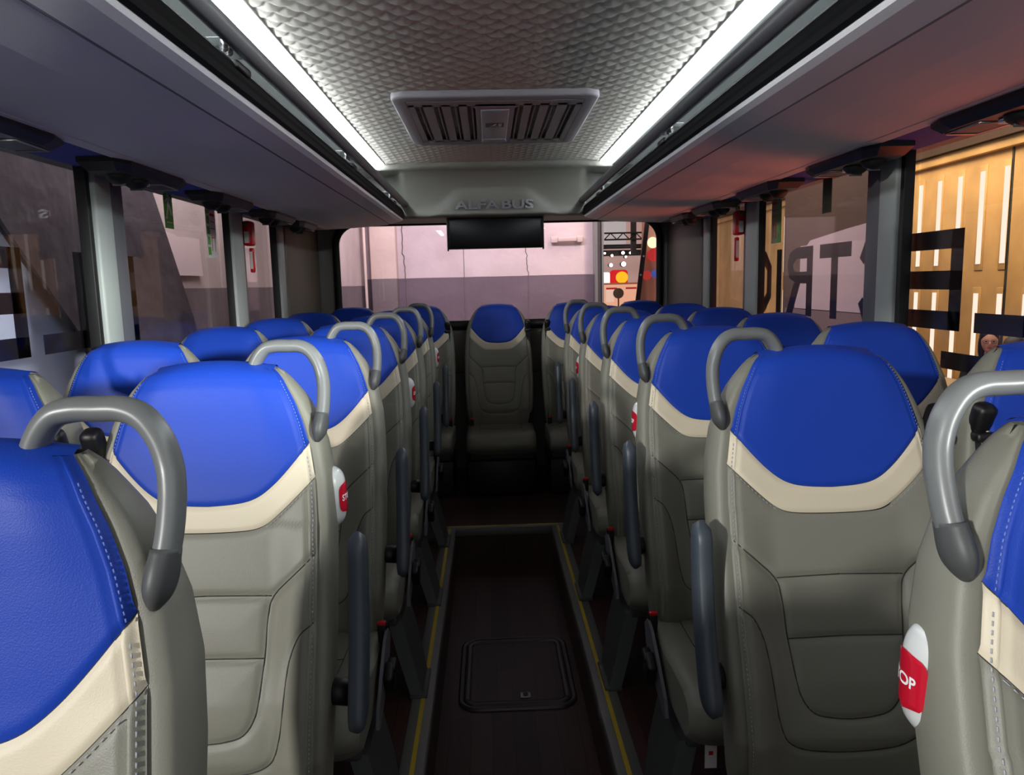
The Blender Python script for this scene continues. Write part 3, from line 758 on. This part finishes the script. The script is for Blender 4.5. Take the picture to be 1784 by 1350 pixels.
decal('instruction_sticker', -1, 3.43, 1.61, .115, .27, m_paper, 'white safety instruction sticker beside the second left pillar', 'sticker', info(-1), 'instruction stickers')
decal('instruction_sticker', 1, 3.44, 1.61, .115, .25, mat('faded_print',(150,145,120),.6), 'faded safety instruction sticker beside the second right pillar', 'sticker', info(1), 'instruction stickers')

# ------------------------------------------------------------------ film letters on the windows
def letter(ch, w, h, st=.055):
    mb = []
    if ch == 'E': mb = [(0,0,st,h),(0,0,w,st),(0,h/2-st/2,w,st),(0,h-st,w,st)]
    if ch == 'L': mb = [(0,0,st,h),(0,0,w,st)]
    if ch == 'T': mb = [(w/2-st/2,0,st,h),(0,h-st,w,st)]
    if ch == 'I': mb = [(0,0,st,h)]
    if ch == 'F': mb = [(0,0,st,h),(0,h/2-st/2,w*.85,st),(0,h-st,w,st)]
    return mb
def film(s, start, word, label, z0=1.165, h=.29, flip=1):
    """letters read correctly from outside; start = y of first stroke; runs away from the viewer's left"""
    t = thing('window_lettering', label, 'lettering', (s*1.2845,0,0), 0, 'window film lettering')
    y = start; d = 1 if s > 0 else -1      # outside reading direction
    for ch in word:
        w = {'I':.055,'L':.245}.get(ch,.262)
        mb = MB()
        if ch in 'ELTIF':
            for (a,b,lw,lh) in letter(ch,w,h): mb.box((0,y+d*(a+lw/2),z0+b+lh/2), (.0012,lw,lh))
        elif ch == 'C':
            pts = [(w,h*.22),(w*.86,h*.02),(w*.3,0),(0,h*.25),(0,h*.75),(w*.3,h),(w*.86,h*.98),(w,h*.78)]
            inn = [(w-.03,h*.30),(w*.80,h*.19),(w*.40,.055),(.055,h*.32),(.055,h*.68),(w*.40,h-.055),(w*.80,h*.81),(w-.03,h*.70)]
            mb.grid([[(-.0006,y+d*a,z0+b) for a,b in pts],[(-.0006,y+d*a,z0+b) for a,b in inn]])
            mb.grid([[(.0006,y+d*a,z0+b) for a,b in pts],[(.0006,y+d*a,z0+b) for a,b in inn]])
        elif ch == 'R':
            mb.box((0,y+d*.0275,z0+h/2), (.0012,.055,h))
            o_ = [(.04,h),(w*.6,h),(w*.9,h*.93),(w,h*.75),(w*.9,h*.55),(w*.6,h*.47),(.04,h*.47)]
            i_ = [(.04,h-.05),(w*.6,h-.05),(w*.72,h-.065),(w*.77,h*.73),(w*.72,h*.66),(w*.6,h*.64),(.04,h*.64)]
            mb.grid([[(0,y+d*a,z0+b) for a,b in o_],[(0,y+d*a,z0+b) for a,b in i_]])
            mb.poly([(-.0006,y+d*a,z0+b) for a,b in ((w*.45,h*.48),(w*.70,h*.48),(w*1.02,0),(w*.76,0))], (.0012,0,0))
        part('letter', mb, m_letter, t); y += d*(w+.065)
    return t
film(1, 1.445, 'ELECTRIC', 'big black mirrored film letters spread along the right windows')
film(-1, 2.68, 'ELECT', 'big black mirrored film letters spread along the left windows')
t = thing('window_lettering', 'lower black film bars on the near right window below the big letters', 'lettering', (1.2845,0,0), 0, 'window film lettering')
part('letter', MB().box((0,1.93,1.078), (.0012,.46,.05)).box((0,2.0,.99), (.0012,.05,.16)), m_letter, t)

# ------------------------------------------------------------------ outside: halls and walls
GZ = -.65
m_hallfloor = mat('hall_concrete', (170,160,150), .6, vary=(1.2,.85))
struct('floor_hall', MB().box((2,8,GZ-.05), (26,34,.1)), m_hallfloor)
m_wallL = twotone('painted_wall_left', (196,180,180), (112,100,108), 1.35)
m_wallB = twotone('painted_wall_back', (200,183,191), (104,88,102), 1.45)
struct('wall_left_hall', MB().box((-2.15,6.2,1.9), (.3,12.4,5.1)), m_wallL)
struct('wall_back_hall', MB().box((-.15,12.15,1.9), (3.7,.3,5.1)), m_wallB)
m_crack = mat('crack_shadow', (110,98,102), .9)
def crack(pts, n=10, amp=.03, r=.008, dx=(1,0)):
    mb = MB(); P_ = crv(pts, n); out = []
    for p in P_: out.append((p.x+rng.normal(0,amp)*dx[0], p.y+rng.normal(0,amp)*dx[1], p.z))
    return mb.tube(out, r, 5)
struct('trim_60', crack([(-1.36,11.995,.3),(-1.34,11.995,1.4),(-1.38,11.995,2.0),(-1.37,11.995,2.9)], 12, .008, .008), m_crack)
struct('trim_61', crack([(.58,11.995,.3),(.60,11.995,1.2),(.57,11.995,1.8),(.55,11.995,2.0),(.62,11.995,2.12)], 12, .008, .006), m_crack)
struct('trim_62', MB().box((-.42,11.995,1.2), (.007,.01,2.0)), m_crack)
m_wallC = twotone('painted_column', (214,192,186), (122,110,116), 1.45)
struct('wall_column_hall', MB().box((-1.66,11.9,1.9), (.40,.3,5.1), .02), m_wallC)
pp = thing('wall_pipe', 'thin pale pipe running up the corner of the outer wall behind the rear window', 'pipe', (-1.93,11.70,GZ))
part('tube', MB().cyl((0,0,0), (0,0,3.6), .022, 12), m_wallC, pp)
for z in (1.6,2.9): part('pipe_clip', MB().box((0,.01,z), (.08,.04,.03), .004), m_steel, pp)
dm = mat('dull_pink_metal', (190,170,172), .5)
cb = thing('door_closer', 'small pale bracket bar fixed to the outer wall right of the screen', 'bracket', (1.22,11.98,2.0))
part('bar', MB().box((.0,-.05,0), (.30,.05,.07), .01), dm, cb); part('mount', MB().box((-.2,-.03,0), (.12,.04,.10), .01), dm, cb); part('mount', MB().box((.2,-.03,0), (.10,.04,.10), .01), dm, cb)
struct('trim_63', MB().box((1.66,11.93,1.9), (.06,.30,5.1)).box((1.75,11.90,1.9), (.03,.30,5.1)), m_steel)
struct('trim_64', MB().box((1.70,11.90,1.9), (.05,.24,5.1)), mat('frame_dark', (60,52,56), .5))

# left: pale board, plus added sheets for a shaded and a bright area
bd = thing('wall_board', 'pale pink board with ragged top edge on the wall outside the left windows', 'board', (-1.985,0,0))
pts = [(3.86,1.43),(3.86,1.70),(4.3,1.695),(4.6,1.69),(4.75,1.68),(4.80,1.67),(4.95,1.675),(5.15,1.675),(5.15,1.60),(5.17,1.43)]
part('sheet', MB().poly([(0,y,z) for y,z in pts], (.012,0,0)), mat('pale_pink_board', (226,205,208), .6), bd)
m_shade_sheet = mat('shade_sheet', (74,66,74), .8, bump=(5,.4,.05))
bd = thing('shade_sheet', 'sloping dark grey sheet standing in for a shade edge outside the left windows', 'shade_stand_in', (-1.90,0,0))
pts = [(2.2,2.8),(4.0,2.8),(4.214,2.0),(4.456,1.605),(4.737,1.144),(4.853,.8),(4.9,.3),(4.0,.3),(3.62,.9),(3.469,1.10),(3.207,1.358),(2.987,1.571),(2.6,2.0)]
part('sheet', MB().poly([(0,y,z) for y,z in pts], (.015,0,0)), m_shade_sheet, bd)  # added dark sheet imitating a shade and reflection edge, no real cloth
bp = thing('bright_area_sheet', 'pale blue grey sheet standing in for a bright area outside the nearest left window', 'panel', (-1.97,0,0))
part('sheet', MB().box((0,2.6,.6), (.02,2.6,2.3)), mat('pale_blue_bright_area', (190,202,228), .6), bp)  # added sheet, its pale colour stands in for a bright reflected area

# right: yellow folding doors with bright slots
m_yel = mat('yellow_painted_door', (214,170,108), .55, vary=(2.2,.86))
m_slot = emat('daylight_slot', (255,236,215), 1.15)
RX = 5.95
fd = thing('folding_hall_doors', 'tall yellow hall doors with rows of bright vertical glass slots outside the right windows', 'door', (RX,0,0))
part('door_leaf', MB().box((.06,13.4,1.15), (.12,12.8,3.35)), m_yel, fd)
sy = [6.9+.43*i for i in range(-2,34)]
for i, y in enumerate(sy[:22]):
    f = part('slot_frame', MB().box((-.002,y,1.98), (.02,.15,1.25), .004).box((-.002,y,.50), (.02,.15,1.30), .004), m_yel, fd)
    part('glass_slot', MB().box((-.014,y,1.98), (.008,.085,1.10)).box((-.014,y,.50), (.008,.085,1.15)), m_slot, f, 'bright glass slots')
for y in (8.55,10.7,12.9,15.1): part('leaf_joint', MB().box((-.004,y,1.15), (.016,.03,3.35)), m_seam, fd)
part('head_rail', MB().box((-.03,13.4,2.79), (.10,12.8,.12), .01), m_yel, fd)
struct('wall_right_hall', MB().box((RX+.25,12,2.5), (.2,26,6.3)), mat('brown_hall_wall', (70,50,36), .8))
fr = thing('header_fascia', 'dark brown fascia above the yellow hall doors', 'panel', (RX-.1,0,0))
part('board', MB().box((0,13,4.2), (.1,20,2.7)), mat('dark_fascia', (62,44,30), .8), fr)
lb = thing('concrete_plinth', 'low pale beige plinth along the foot of the yellow doors', 'plinth', (RX-.36,10.9,GZ))
part('block', MB().box((0,0,.32), (.6,6.4,.64), .02), mat('beige_plinth', (200,176,140), .7), lb)
dk = thing('dark_view_sheet', 'dark brown partition standing in for the dark view through the middle right window', 'backdrop', (4.3,0,0))
m_brn = mat('dark_brown_stand_in', (58,40,32), .6)
part('panel', MB().box((0,9.3,1.2), (.06,3.2,3.7)), m_brn, dk)  # added dark sheet where the view through the glass is only dark
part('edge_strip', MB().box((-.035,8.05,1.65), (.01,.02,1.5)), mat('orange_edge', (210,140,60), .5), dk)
wb = thing('lilac_reflection_sheet', 'grey lilac sheet with ragged top imitating a reflection in the middle right window', 'board', (4.22,0,0))
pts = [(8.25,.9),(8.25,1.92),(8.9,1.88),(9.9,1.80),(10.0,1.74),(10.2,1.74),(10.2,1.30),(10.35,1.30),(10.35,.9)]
part('sheet', MB().poly([(0,y,z) for y,z in pts], (.02,0,0)), mat('lilac_reflection', (150,136,150), .6), wb)  # added sheet coloured as the left wall's reflection in this window
wb2 = thing('mauve_reflection_sheet', 'darker grey mauve low sheet imitating the reflected lower wall in the right window', 'board', (4.21,0,0))
part('sheet', MB().box((.01,9.3,.45), (.02,2.7,.88)), mat('mauve_reflection', (92,76,84), .6), wb2)  # lower half of the same painted-in wall reflection
bx = thing('beige_box', 'square pale beige block standing low outside the middle right window', 'box', (4.0,9.1,GZ))
part('block', MB().box((0,0,.62), (.3,.85,1.24), .02), mat('beige_box_paint', (196,168,124), .7), bx)

# rear right: trade hall with truss, spots, booths
th = thing('lighting_truss', 'black triangulated lighting truss hanging in the hall beyond the rear window', 'truss', (0,0,0))
YT = 20.0
def wx(u): return (u-850)/1300*YT*1.0-.05
def wz(u, v): return 1.33+(495-v-(u-850)*.028)/1300*YT
m_truss = mat('truss_black', (38,32,36), .5, .3)
mb = MB(); za, zb = wz(1075,407), wz(1075,418)
xa, xb = wx(1052), wx(1150)
for z in (za, zb): mb.cyl((xa,YT,z), (xb,YT,z), .022, 8)
n = 9
for i in range(n):
    x0_, x1_ = xa+(xb-xa)*i/n, xa+(xb-xa)*(i+1)/n
    mb.cyl((x0_,YT,za if i%2 else zb), (x1_,YT,zb if i%2 else za), .014, 6)
part('chords', mb, m_truss, th)
part('hanging_post', MB().box((wx(1105),YT+.2,wz(1105,390)), (.14,.1,1.6)), m_truss, th)
mb = MB()
for z in (wz(1075,425), wz(1075,429)): mb.cyl((xa,YT+1,z), (xb+.3,YT+1,z), .03, 8)
th2 = thing('lamp_bar', 'dark bar of small spotlights below the truss', 'lights', (0,0,0)); part('bar', mb, m_truss, th2)
part('backing', MB().box(((xa+xb)/2,YT+1.2,wz(1075,438)), (xb-xa+.6,.1,.16)), m_truss, th2)
m_spot = emat('spot_glow', (255,248,235), 6)
for i, (u, v, r) in enumerate(((1062,439,.03),(1075,443,.035),(1095,438,.045),(1100,445,.03),(1108,438,.03),(1073,460,.05),(1096,458,.065))):
    s_ = thing('spotlight', 'small glowing hall spotlight beyond the rear window, number %d from the left'%(i+1) if False else ('small glowing hall spotlight on the dark lamp bar' if i < 5 else 'large glowing hall spotlight just above the %s stand'%('white' if i == 5 else 'red')), 'spotlight', (wx(u),YT+.9,wz(u,v)), 0, 'hall spotlights')
    part('lamp_glow', MB().ell((0,0,0), (r,r*.6,r)), m_spot, s_); part('lamp_housing', MB().cyl((0,.05,0), (0,.25,0), r*1.1, 12), m_truss, s_)
wc = thing('white_stand', 'glowing white exhibition stand beyond the rear window', 'stand', (wx(1066),YT+2,wz(1066,490)-.45))
part('plinth', MB().box((0,0,(GZ-wz(1066,490)+.45+.15)/2), (.40,.25,abs(GZ-wz(1066,490)+.45-.15)), .01), m_truss, wc)
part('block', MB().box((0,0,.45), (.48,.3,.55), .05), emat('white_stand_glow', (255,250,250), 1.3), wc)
rc = thing('red_stand', 'red exhibition stand with yellow shape beyond the rear window', 'stand', (wx(1097),YT+2,wz(1097,484)-.4))
part('plinth', MB().box((.04,0,(GZ-wz(1097,484)+.4+.14)/2), (.40,.25,abs(GZ-wz(1097,484)+.4-.14)), .01), m_truss, rc)
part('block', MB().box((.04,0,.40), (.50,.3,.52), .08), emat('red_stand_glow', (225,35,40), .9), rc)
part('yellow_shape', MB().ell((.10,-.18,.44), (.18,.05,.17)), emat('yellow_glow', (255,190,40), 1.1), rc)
oc = thing('peach_counter', 'peach coloured counter wall beyond the rear window', 'counter', (wx(1090),YT+1,GZ))
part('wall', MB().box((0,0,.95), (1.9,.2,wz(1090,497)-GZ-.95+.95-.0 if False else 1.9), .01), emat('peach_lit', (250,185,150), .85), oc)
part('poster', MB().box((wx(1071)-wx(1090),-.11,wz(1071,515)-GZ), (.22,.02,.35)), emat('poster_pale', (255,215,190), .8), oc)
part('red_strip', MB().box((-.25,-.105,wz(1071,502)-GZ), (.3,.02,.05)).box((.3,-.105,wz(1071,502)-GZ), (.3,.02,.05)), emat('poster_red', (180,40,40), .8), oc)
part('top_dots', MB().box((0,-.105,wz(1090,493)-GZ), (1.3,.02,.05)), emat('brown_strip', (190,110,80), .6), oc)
fn = thing('round_fan', 'dark round fan disc standing before the peach counter', 'fan', (wx(1080),YT+.3,wz(1080,510)))
part('disc', MB().cyl((0,0,0), (0,.08,0), .14, 24), mat('fan_brown', (80,58,48), .6), fn); part('stem', MB().cyl((0,.04,-.14), (0,.04,-1.2), .02, 8), m_black, fn)
hl = thing('hall_backdrop_wall', 'pale pinkish far wall of the hall with ribbed white panel', 'wall', (0,0,0))
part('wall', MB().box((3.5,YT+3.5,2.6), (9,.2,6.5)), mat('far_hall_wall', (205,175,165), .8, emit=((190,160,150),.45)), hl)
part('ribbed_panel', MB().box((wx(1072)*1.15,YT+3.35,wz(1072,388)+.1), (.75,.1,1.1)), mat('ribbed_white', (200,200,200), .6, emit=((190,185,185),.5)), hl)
# slanting black bar and rippled film right of the hall view
sb = thing('slanted_frame_bar', 'slanting black strut with bolts outside the right end of the rear window', 'strut', (0,0,0))
yb = 5.9
def bxz(u, v, y): return ((u-850)/1300*y-.05, y, 1.33+(495-v-(u-850)*.028)/1300*y)
a, b = bxz(1134,385,yb), bxz(1106,535,yb)
part('bar', MB().poly([(a[0]-.017,yb,a[2]+.25),(a[0]+.017,yb,a[2]+.25),(b[0]+.017,yb,b[2]-.1),(b[0]-.017,yb,b[2]-.1)], (0,.02,0)), m_blackg, sb)
for u, v in ((1120,446),(1115,478)):
    p = bxz(u,v,yb-.003); part('bolt', MB().cyl((p[0],p[1],p[2]), (p[0],p[1]-.006,p[2]), .008, 10), m_chrome, sb)
rf = thing('rippled_curtain', 'rippled brown film curtain glowing with coloured light by the right end of the rear window', 'curtain', (0,0,0))
g = []
for i in range(30):
    t_ = i/29; z = .9+t_*.95
    g.append([(1.15+.55*j/20+.00+.03*t_, 6.0+.03*math.sin(j*1.1+t_*6)+.04*j/20, z) for j in range(21)])
m_film = bpy.data.materials.new('glowing_film'); m_film.use_nodes = True
nn = m_film.node_tree; bb = nn.nodes['Principled BSDF']; bb.inputs['Roughness'].default_value = .35
bb.inputs['Base Color'].default_value = lin((205,160,135)); 
part('film', MB().grid(g), m_film, rf)
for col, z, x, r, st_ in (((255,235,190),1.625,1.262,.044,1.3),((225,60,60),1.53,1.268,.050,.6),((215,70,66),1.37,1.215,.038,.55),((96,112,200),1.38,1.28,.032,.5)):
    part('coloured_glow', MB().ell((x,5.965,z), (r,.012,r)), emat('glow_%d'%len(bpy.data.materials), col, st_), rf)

# ------------------------------------------------------------------ people outside the right window
def person(loc, rz, shirt, label, hairc, glasses, woman):
    t = thing('person', label, 'person', loc, rz); t.scale = (1.075,)*3
    m_skin = mat('skin', (205,150,125), .55); m_sh = mat('dark_jacket', shirt, .8); m_hair = mat('hair', hairc, .6); m_tr = mat('dark_trousers', (30,30,36), .8)
    def skin(name, nodes, edges, m, sub=2):
        me = bpy.data.meshes.new(name); me.from_pydata([n[:3] for n in nodes], edges, []); me.materials.append(m)
        o = O(name, me, t); md = o.modifiers.new('s','SKIN'); md.use_smooth_shade = True
        for i, n in enumerate(nodes):
            sv = me.skin_vertices[0].data[i]; sv.radius = n[3] if isinstance(n[3], tuple) else (n[3],n[3]); sv.use_root = (i == 0)
        ss = o.modifiers.new('d','SUBSURF'); ss.levels = sub; ss.render_levels = sub; return o
    # body: pelvis, spine, neck, head; sitting, facing -y, forearms raised to the lap
    N = [(0,0,.50,(.15,.11)),(0,.01,.66,(.13,.10)),(0,0,.86,(.15,.10)),(0,-.01,.97,(.12,.08)),(0,-.02,1.03,(.05,.05)),(0,-.04,1.08,(.05,.05)),
         (.17,-.01,.94,.052),(.21,-.04,.70,.043),(.12,-.24,.66,.034),(.05,-.32,.70,.026),
         (-.17,-.01,.94,.052),(-.21,-.04,.70,.043),(-.12,-.24,.66,.034),(-.05,-.32,.70,.026),
         (.09,-.10,.48,.085),(.10,-.42,.48,.06),(.10,-.44,.08,.042),(.10,-.56,.04,.035),
         (-.09,-.10,.48,.085),(-.10,-.42,.48,.06),(-.10,-.44,.08,.042),(-.10,-.56,.04,.035)]
    E_ = [(0,1),(1,2),(2,3),(3,4),(4,5),(3,6),(6,7),(7,8),(8,9),(3,10),(10,11),(11,12),(12,13),(0,14),(14,15),(15,16),(16,17),(0,18),(18,19),(19,20),(20,21)]
    skin('body', N, E_, m_sh)
    hd = MB().ell((0,-.065,1.19), (.072,.092,.108), 20, 14).ell((0,-.095,1.125), (.045,.045,.04)).ell((0,-.160,1.175), (.012,.016,.022)).ell((.073,-.05,1.18), (.010,.018,.028)).ell((-.073,-.05,1.18), (.010,.018,.028)).cyl((0,-.03,1.02), (0,-.05,1.12), .046)
    h_ = part('head', hd, m_skin, t)
    part('eye', MB().ell((.03,-.148,1.195), (.012,.008,.006)), m_black, h_); part('eye', MB().ell((-.03,-.148,1.195), (.012,.008,.006)), m_black, h_)
    part('mouth', MB().ell((0,-.150,1.135), (.022,.008,.006)), mat('lips', (150,70,65), .5), h_)
    hr_ = MB().ell((0,-.040,1.232), (.084,.100,.088), 18, 12)
    if woman: hr_.ell((.058,-.035,1.14), (.034,.06,.13)).ell((-.058,-.035,1.14), (.034,.06,.13)).ell((0,.02,1.14), (.075,.05,.14))
    part('hair', hr_, m_hair, t)
    if glasses:
        gm = MB()
        for s in (-1,1): gm.tube([(s*.032+.024*math.cos(a),-.163,1.193+.018*math.sin(a)) for a in np.linspace(0,2*PI,17)], .002, 5)
        gm.tube([(-.008,-.165,1.195),(.008,-.165,1.195)], .002, 5); part('glasses', gm, m_black, t)
    for s in (-1,1):
        pm = part('hand', MB().ell((s*.04,-.35,.715), (.030,.045,.018)), m_skin, t)
        for f in range(4): part('finger', MB().tube(crv([(s*(.02+.014*f),-.385,.718),(s*(.018+.013*f),-.41,.722),(s*(.012+.012*f),-.42,.708)],3), .0075, 7), m_skin, pm)
        part('thumb', MB().tube(crv([(s*.012,-.345,.722),(s*.0,-.365,.735),(s*.002,-.385,.738)],3), .009, 7), m_skin, pm)
    c = thing('folding_stool', 'dark stool under the %s'%('woman with long hair' if woman else 'short haired man'), 'stool', loc, rz, 'stools outside')
    part('seat', MB().box((0,.03,.34), (.36,.34,.04), .01), m_black, c)
    for sx in (-.14,.14):
        for sy_ in (-.1,.16): part('leg', MB().cyl((sx,sy_,.0), (sx,sy_,.32), .014, 8), m_steel, c)
    return t
# ray through the photo: woman (1726,603), man (1765,603)
person((5.10,7.53,GZ), -.55, (34,32,38), 'person with long dark hair and glasses sitting outside the near right window, looking down', (22,18,20), True, True)
person((4.66,6.56,GZ), -.35, (40,38,42), 'person with short dark hair sitting at the right edge outside, mostly hidden by a seat', (36,26,22), False, False)

# ------------------------------------------------------------------ camera
F, VX, VY, ROLL = 1300., 850, 495, .028
y_ = Vector((VX-892, -(VY-675), -F)).normalized()
z_ = Vector((-ROLL,1,0)); z_ = (z_-y_*z_.dot(y_)).normalized(); x_ = y_.cross(z_)
R = Matrix((x_, y_, z_))     # camera vector -> world
cam = bpy.data.cameras.new('camera'); co = bpy.data.objects.new('camera', cam); C.objects.link(co)
cam.sensor_width = 36; cam.lens = 36*F/1784; cam.clip_start = .02; cam.clip_end = 200
co.matrix_world = Matrix.Translation((-.05,0,1.33)) @ R.to_4x4()
bpy.context.scene.camera = co

# ------------------------------------------------------------------ lights
def area(name, loc, target, sx, sy, power, col=(1,1,1), spread=None):
    l = bpy.data.lights.new(name, 'AREA'); l.shape = 'RECTANGLE'; l.size = sx; l.size_y = sy; l.energy = power; l.color = col
    if spread: l.spread = spread
    o = bpy.data.objects.new(name, l); C.objects.link(o); o.location = loc
    o.rotation_euler = (Vector(target)-Vector(loc)).to_track_quat('-Z','Y').to_euler(); return o
def spot(name, loc, target, power, col, ang, blend=.3, r=.05):
    l = bpy.data.lights.new(name, 'SPOT'); l.energy = power; l.color = col; l.spot_size = ang; l.spot_blend = blend; l.shadow_soft_size = r
    o = bpy.data.objects.new(name, l); C.objects.link(o); o.location = loc
    o.rotation_euler = (Vector(target)-Vector(loc)).to_track_quat('-Z','Y').to_euler(); return o
spot('front_spotlight', (-3.2,-3.0,2.25), (-.15,2.6,1.15), 800, (1,.99,.96), 1.0, .4, .10)
spot('right_front_spotlight', (2.6,-2.6,1.9), (-1.25,2.75,1.5), 2200, (.95,1,.97), .26, .5, .15)
area('left_hall_light', (-1.5,4.2,3.8), (-2.0,4.2,1.0), .3, 6, 230, (1,.93,.93))
area('back_hall_light', (-.2,9.3,3.9), (-.2,12.0,1.4), 2.6, .4, 150, (1,.91,.95))
area('right_hall_light', (3.4,8.8,4.6), (5.95,10.5,1.4), 6, .6, 380, (1,.82,.58))
area('right_red_light', (2.3,3.2,-.1), (.85,2.9,1.75), .5, 3.0, 34, (1,.16,.08))
w = bpy.data.worlds.new('World'); bpy.context.scene.world = w; w.use_nodes = True
w.node_tree.nodes['Background'].inputs[0].default_value = (.55,.55,.6,1); w.node_tree.nodes['Background'].inputs[1].default_value = .75
sc = bpy.context.scene
sc.view_settings.view_transform = 'Standard'; sc.view_settings.look = 'None'; sc.view_settings.gamma = 1; sc.view_settings.exposure = 0.12
sc.cycles.use_denoising = True
sc.cycles.max_bounces = 8; sc.cycles.transparent_max_bounces = 16; sc.cycles.sample_clamp_indirect = 4
sc.cycles.caustics_reflective = False; sc.cycles.caustics_refractive = False
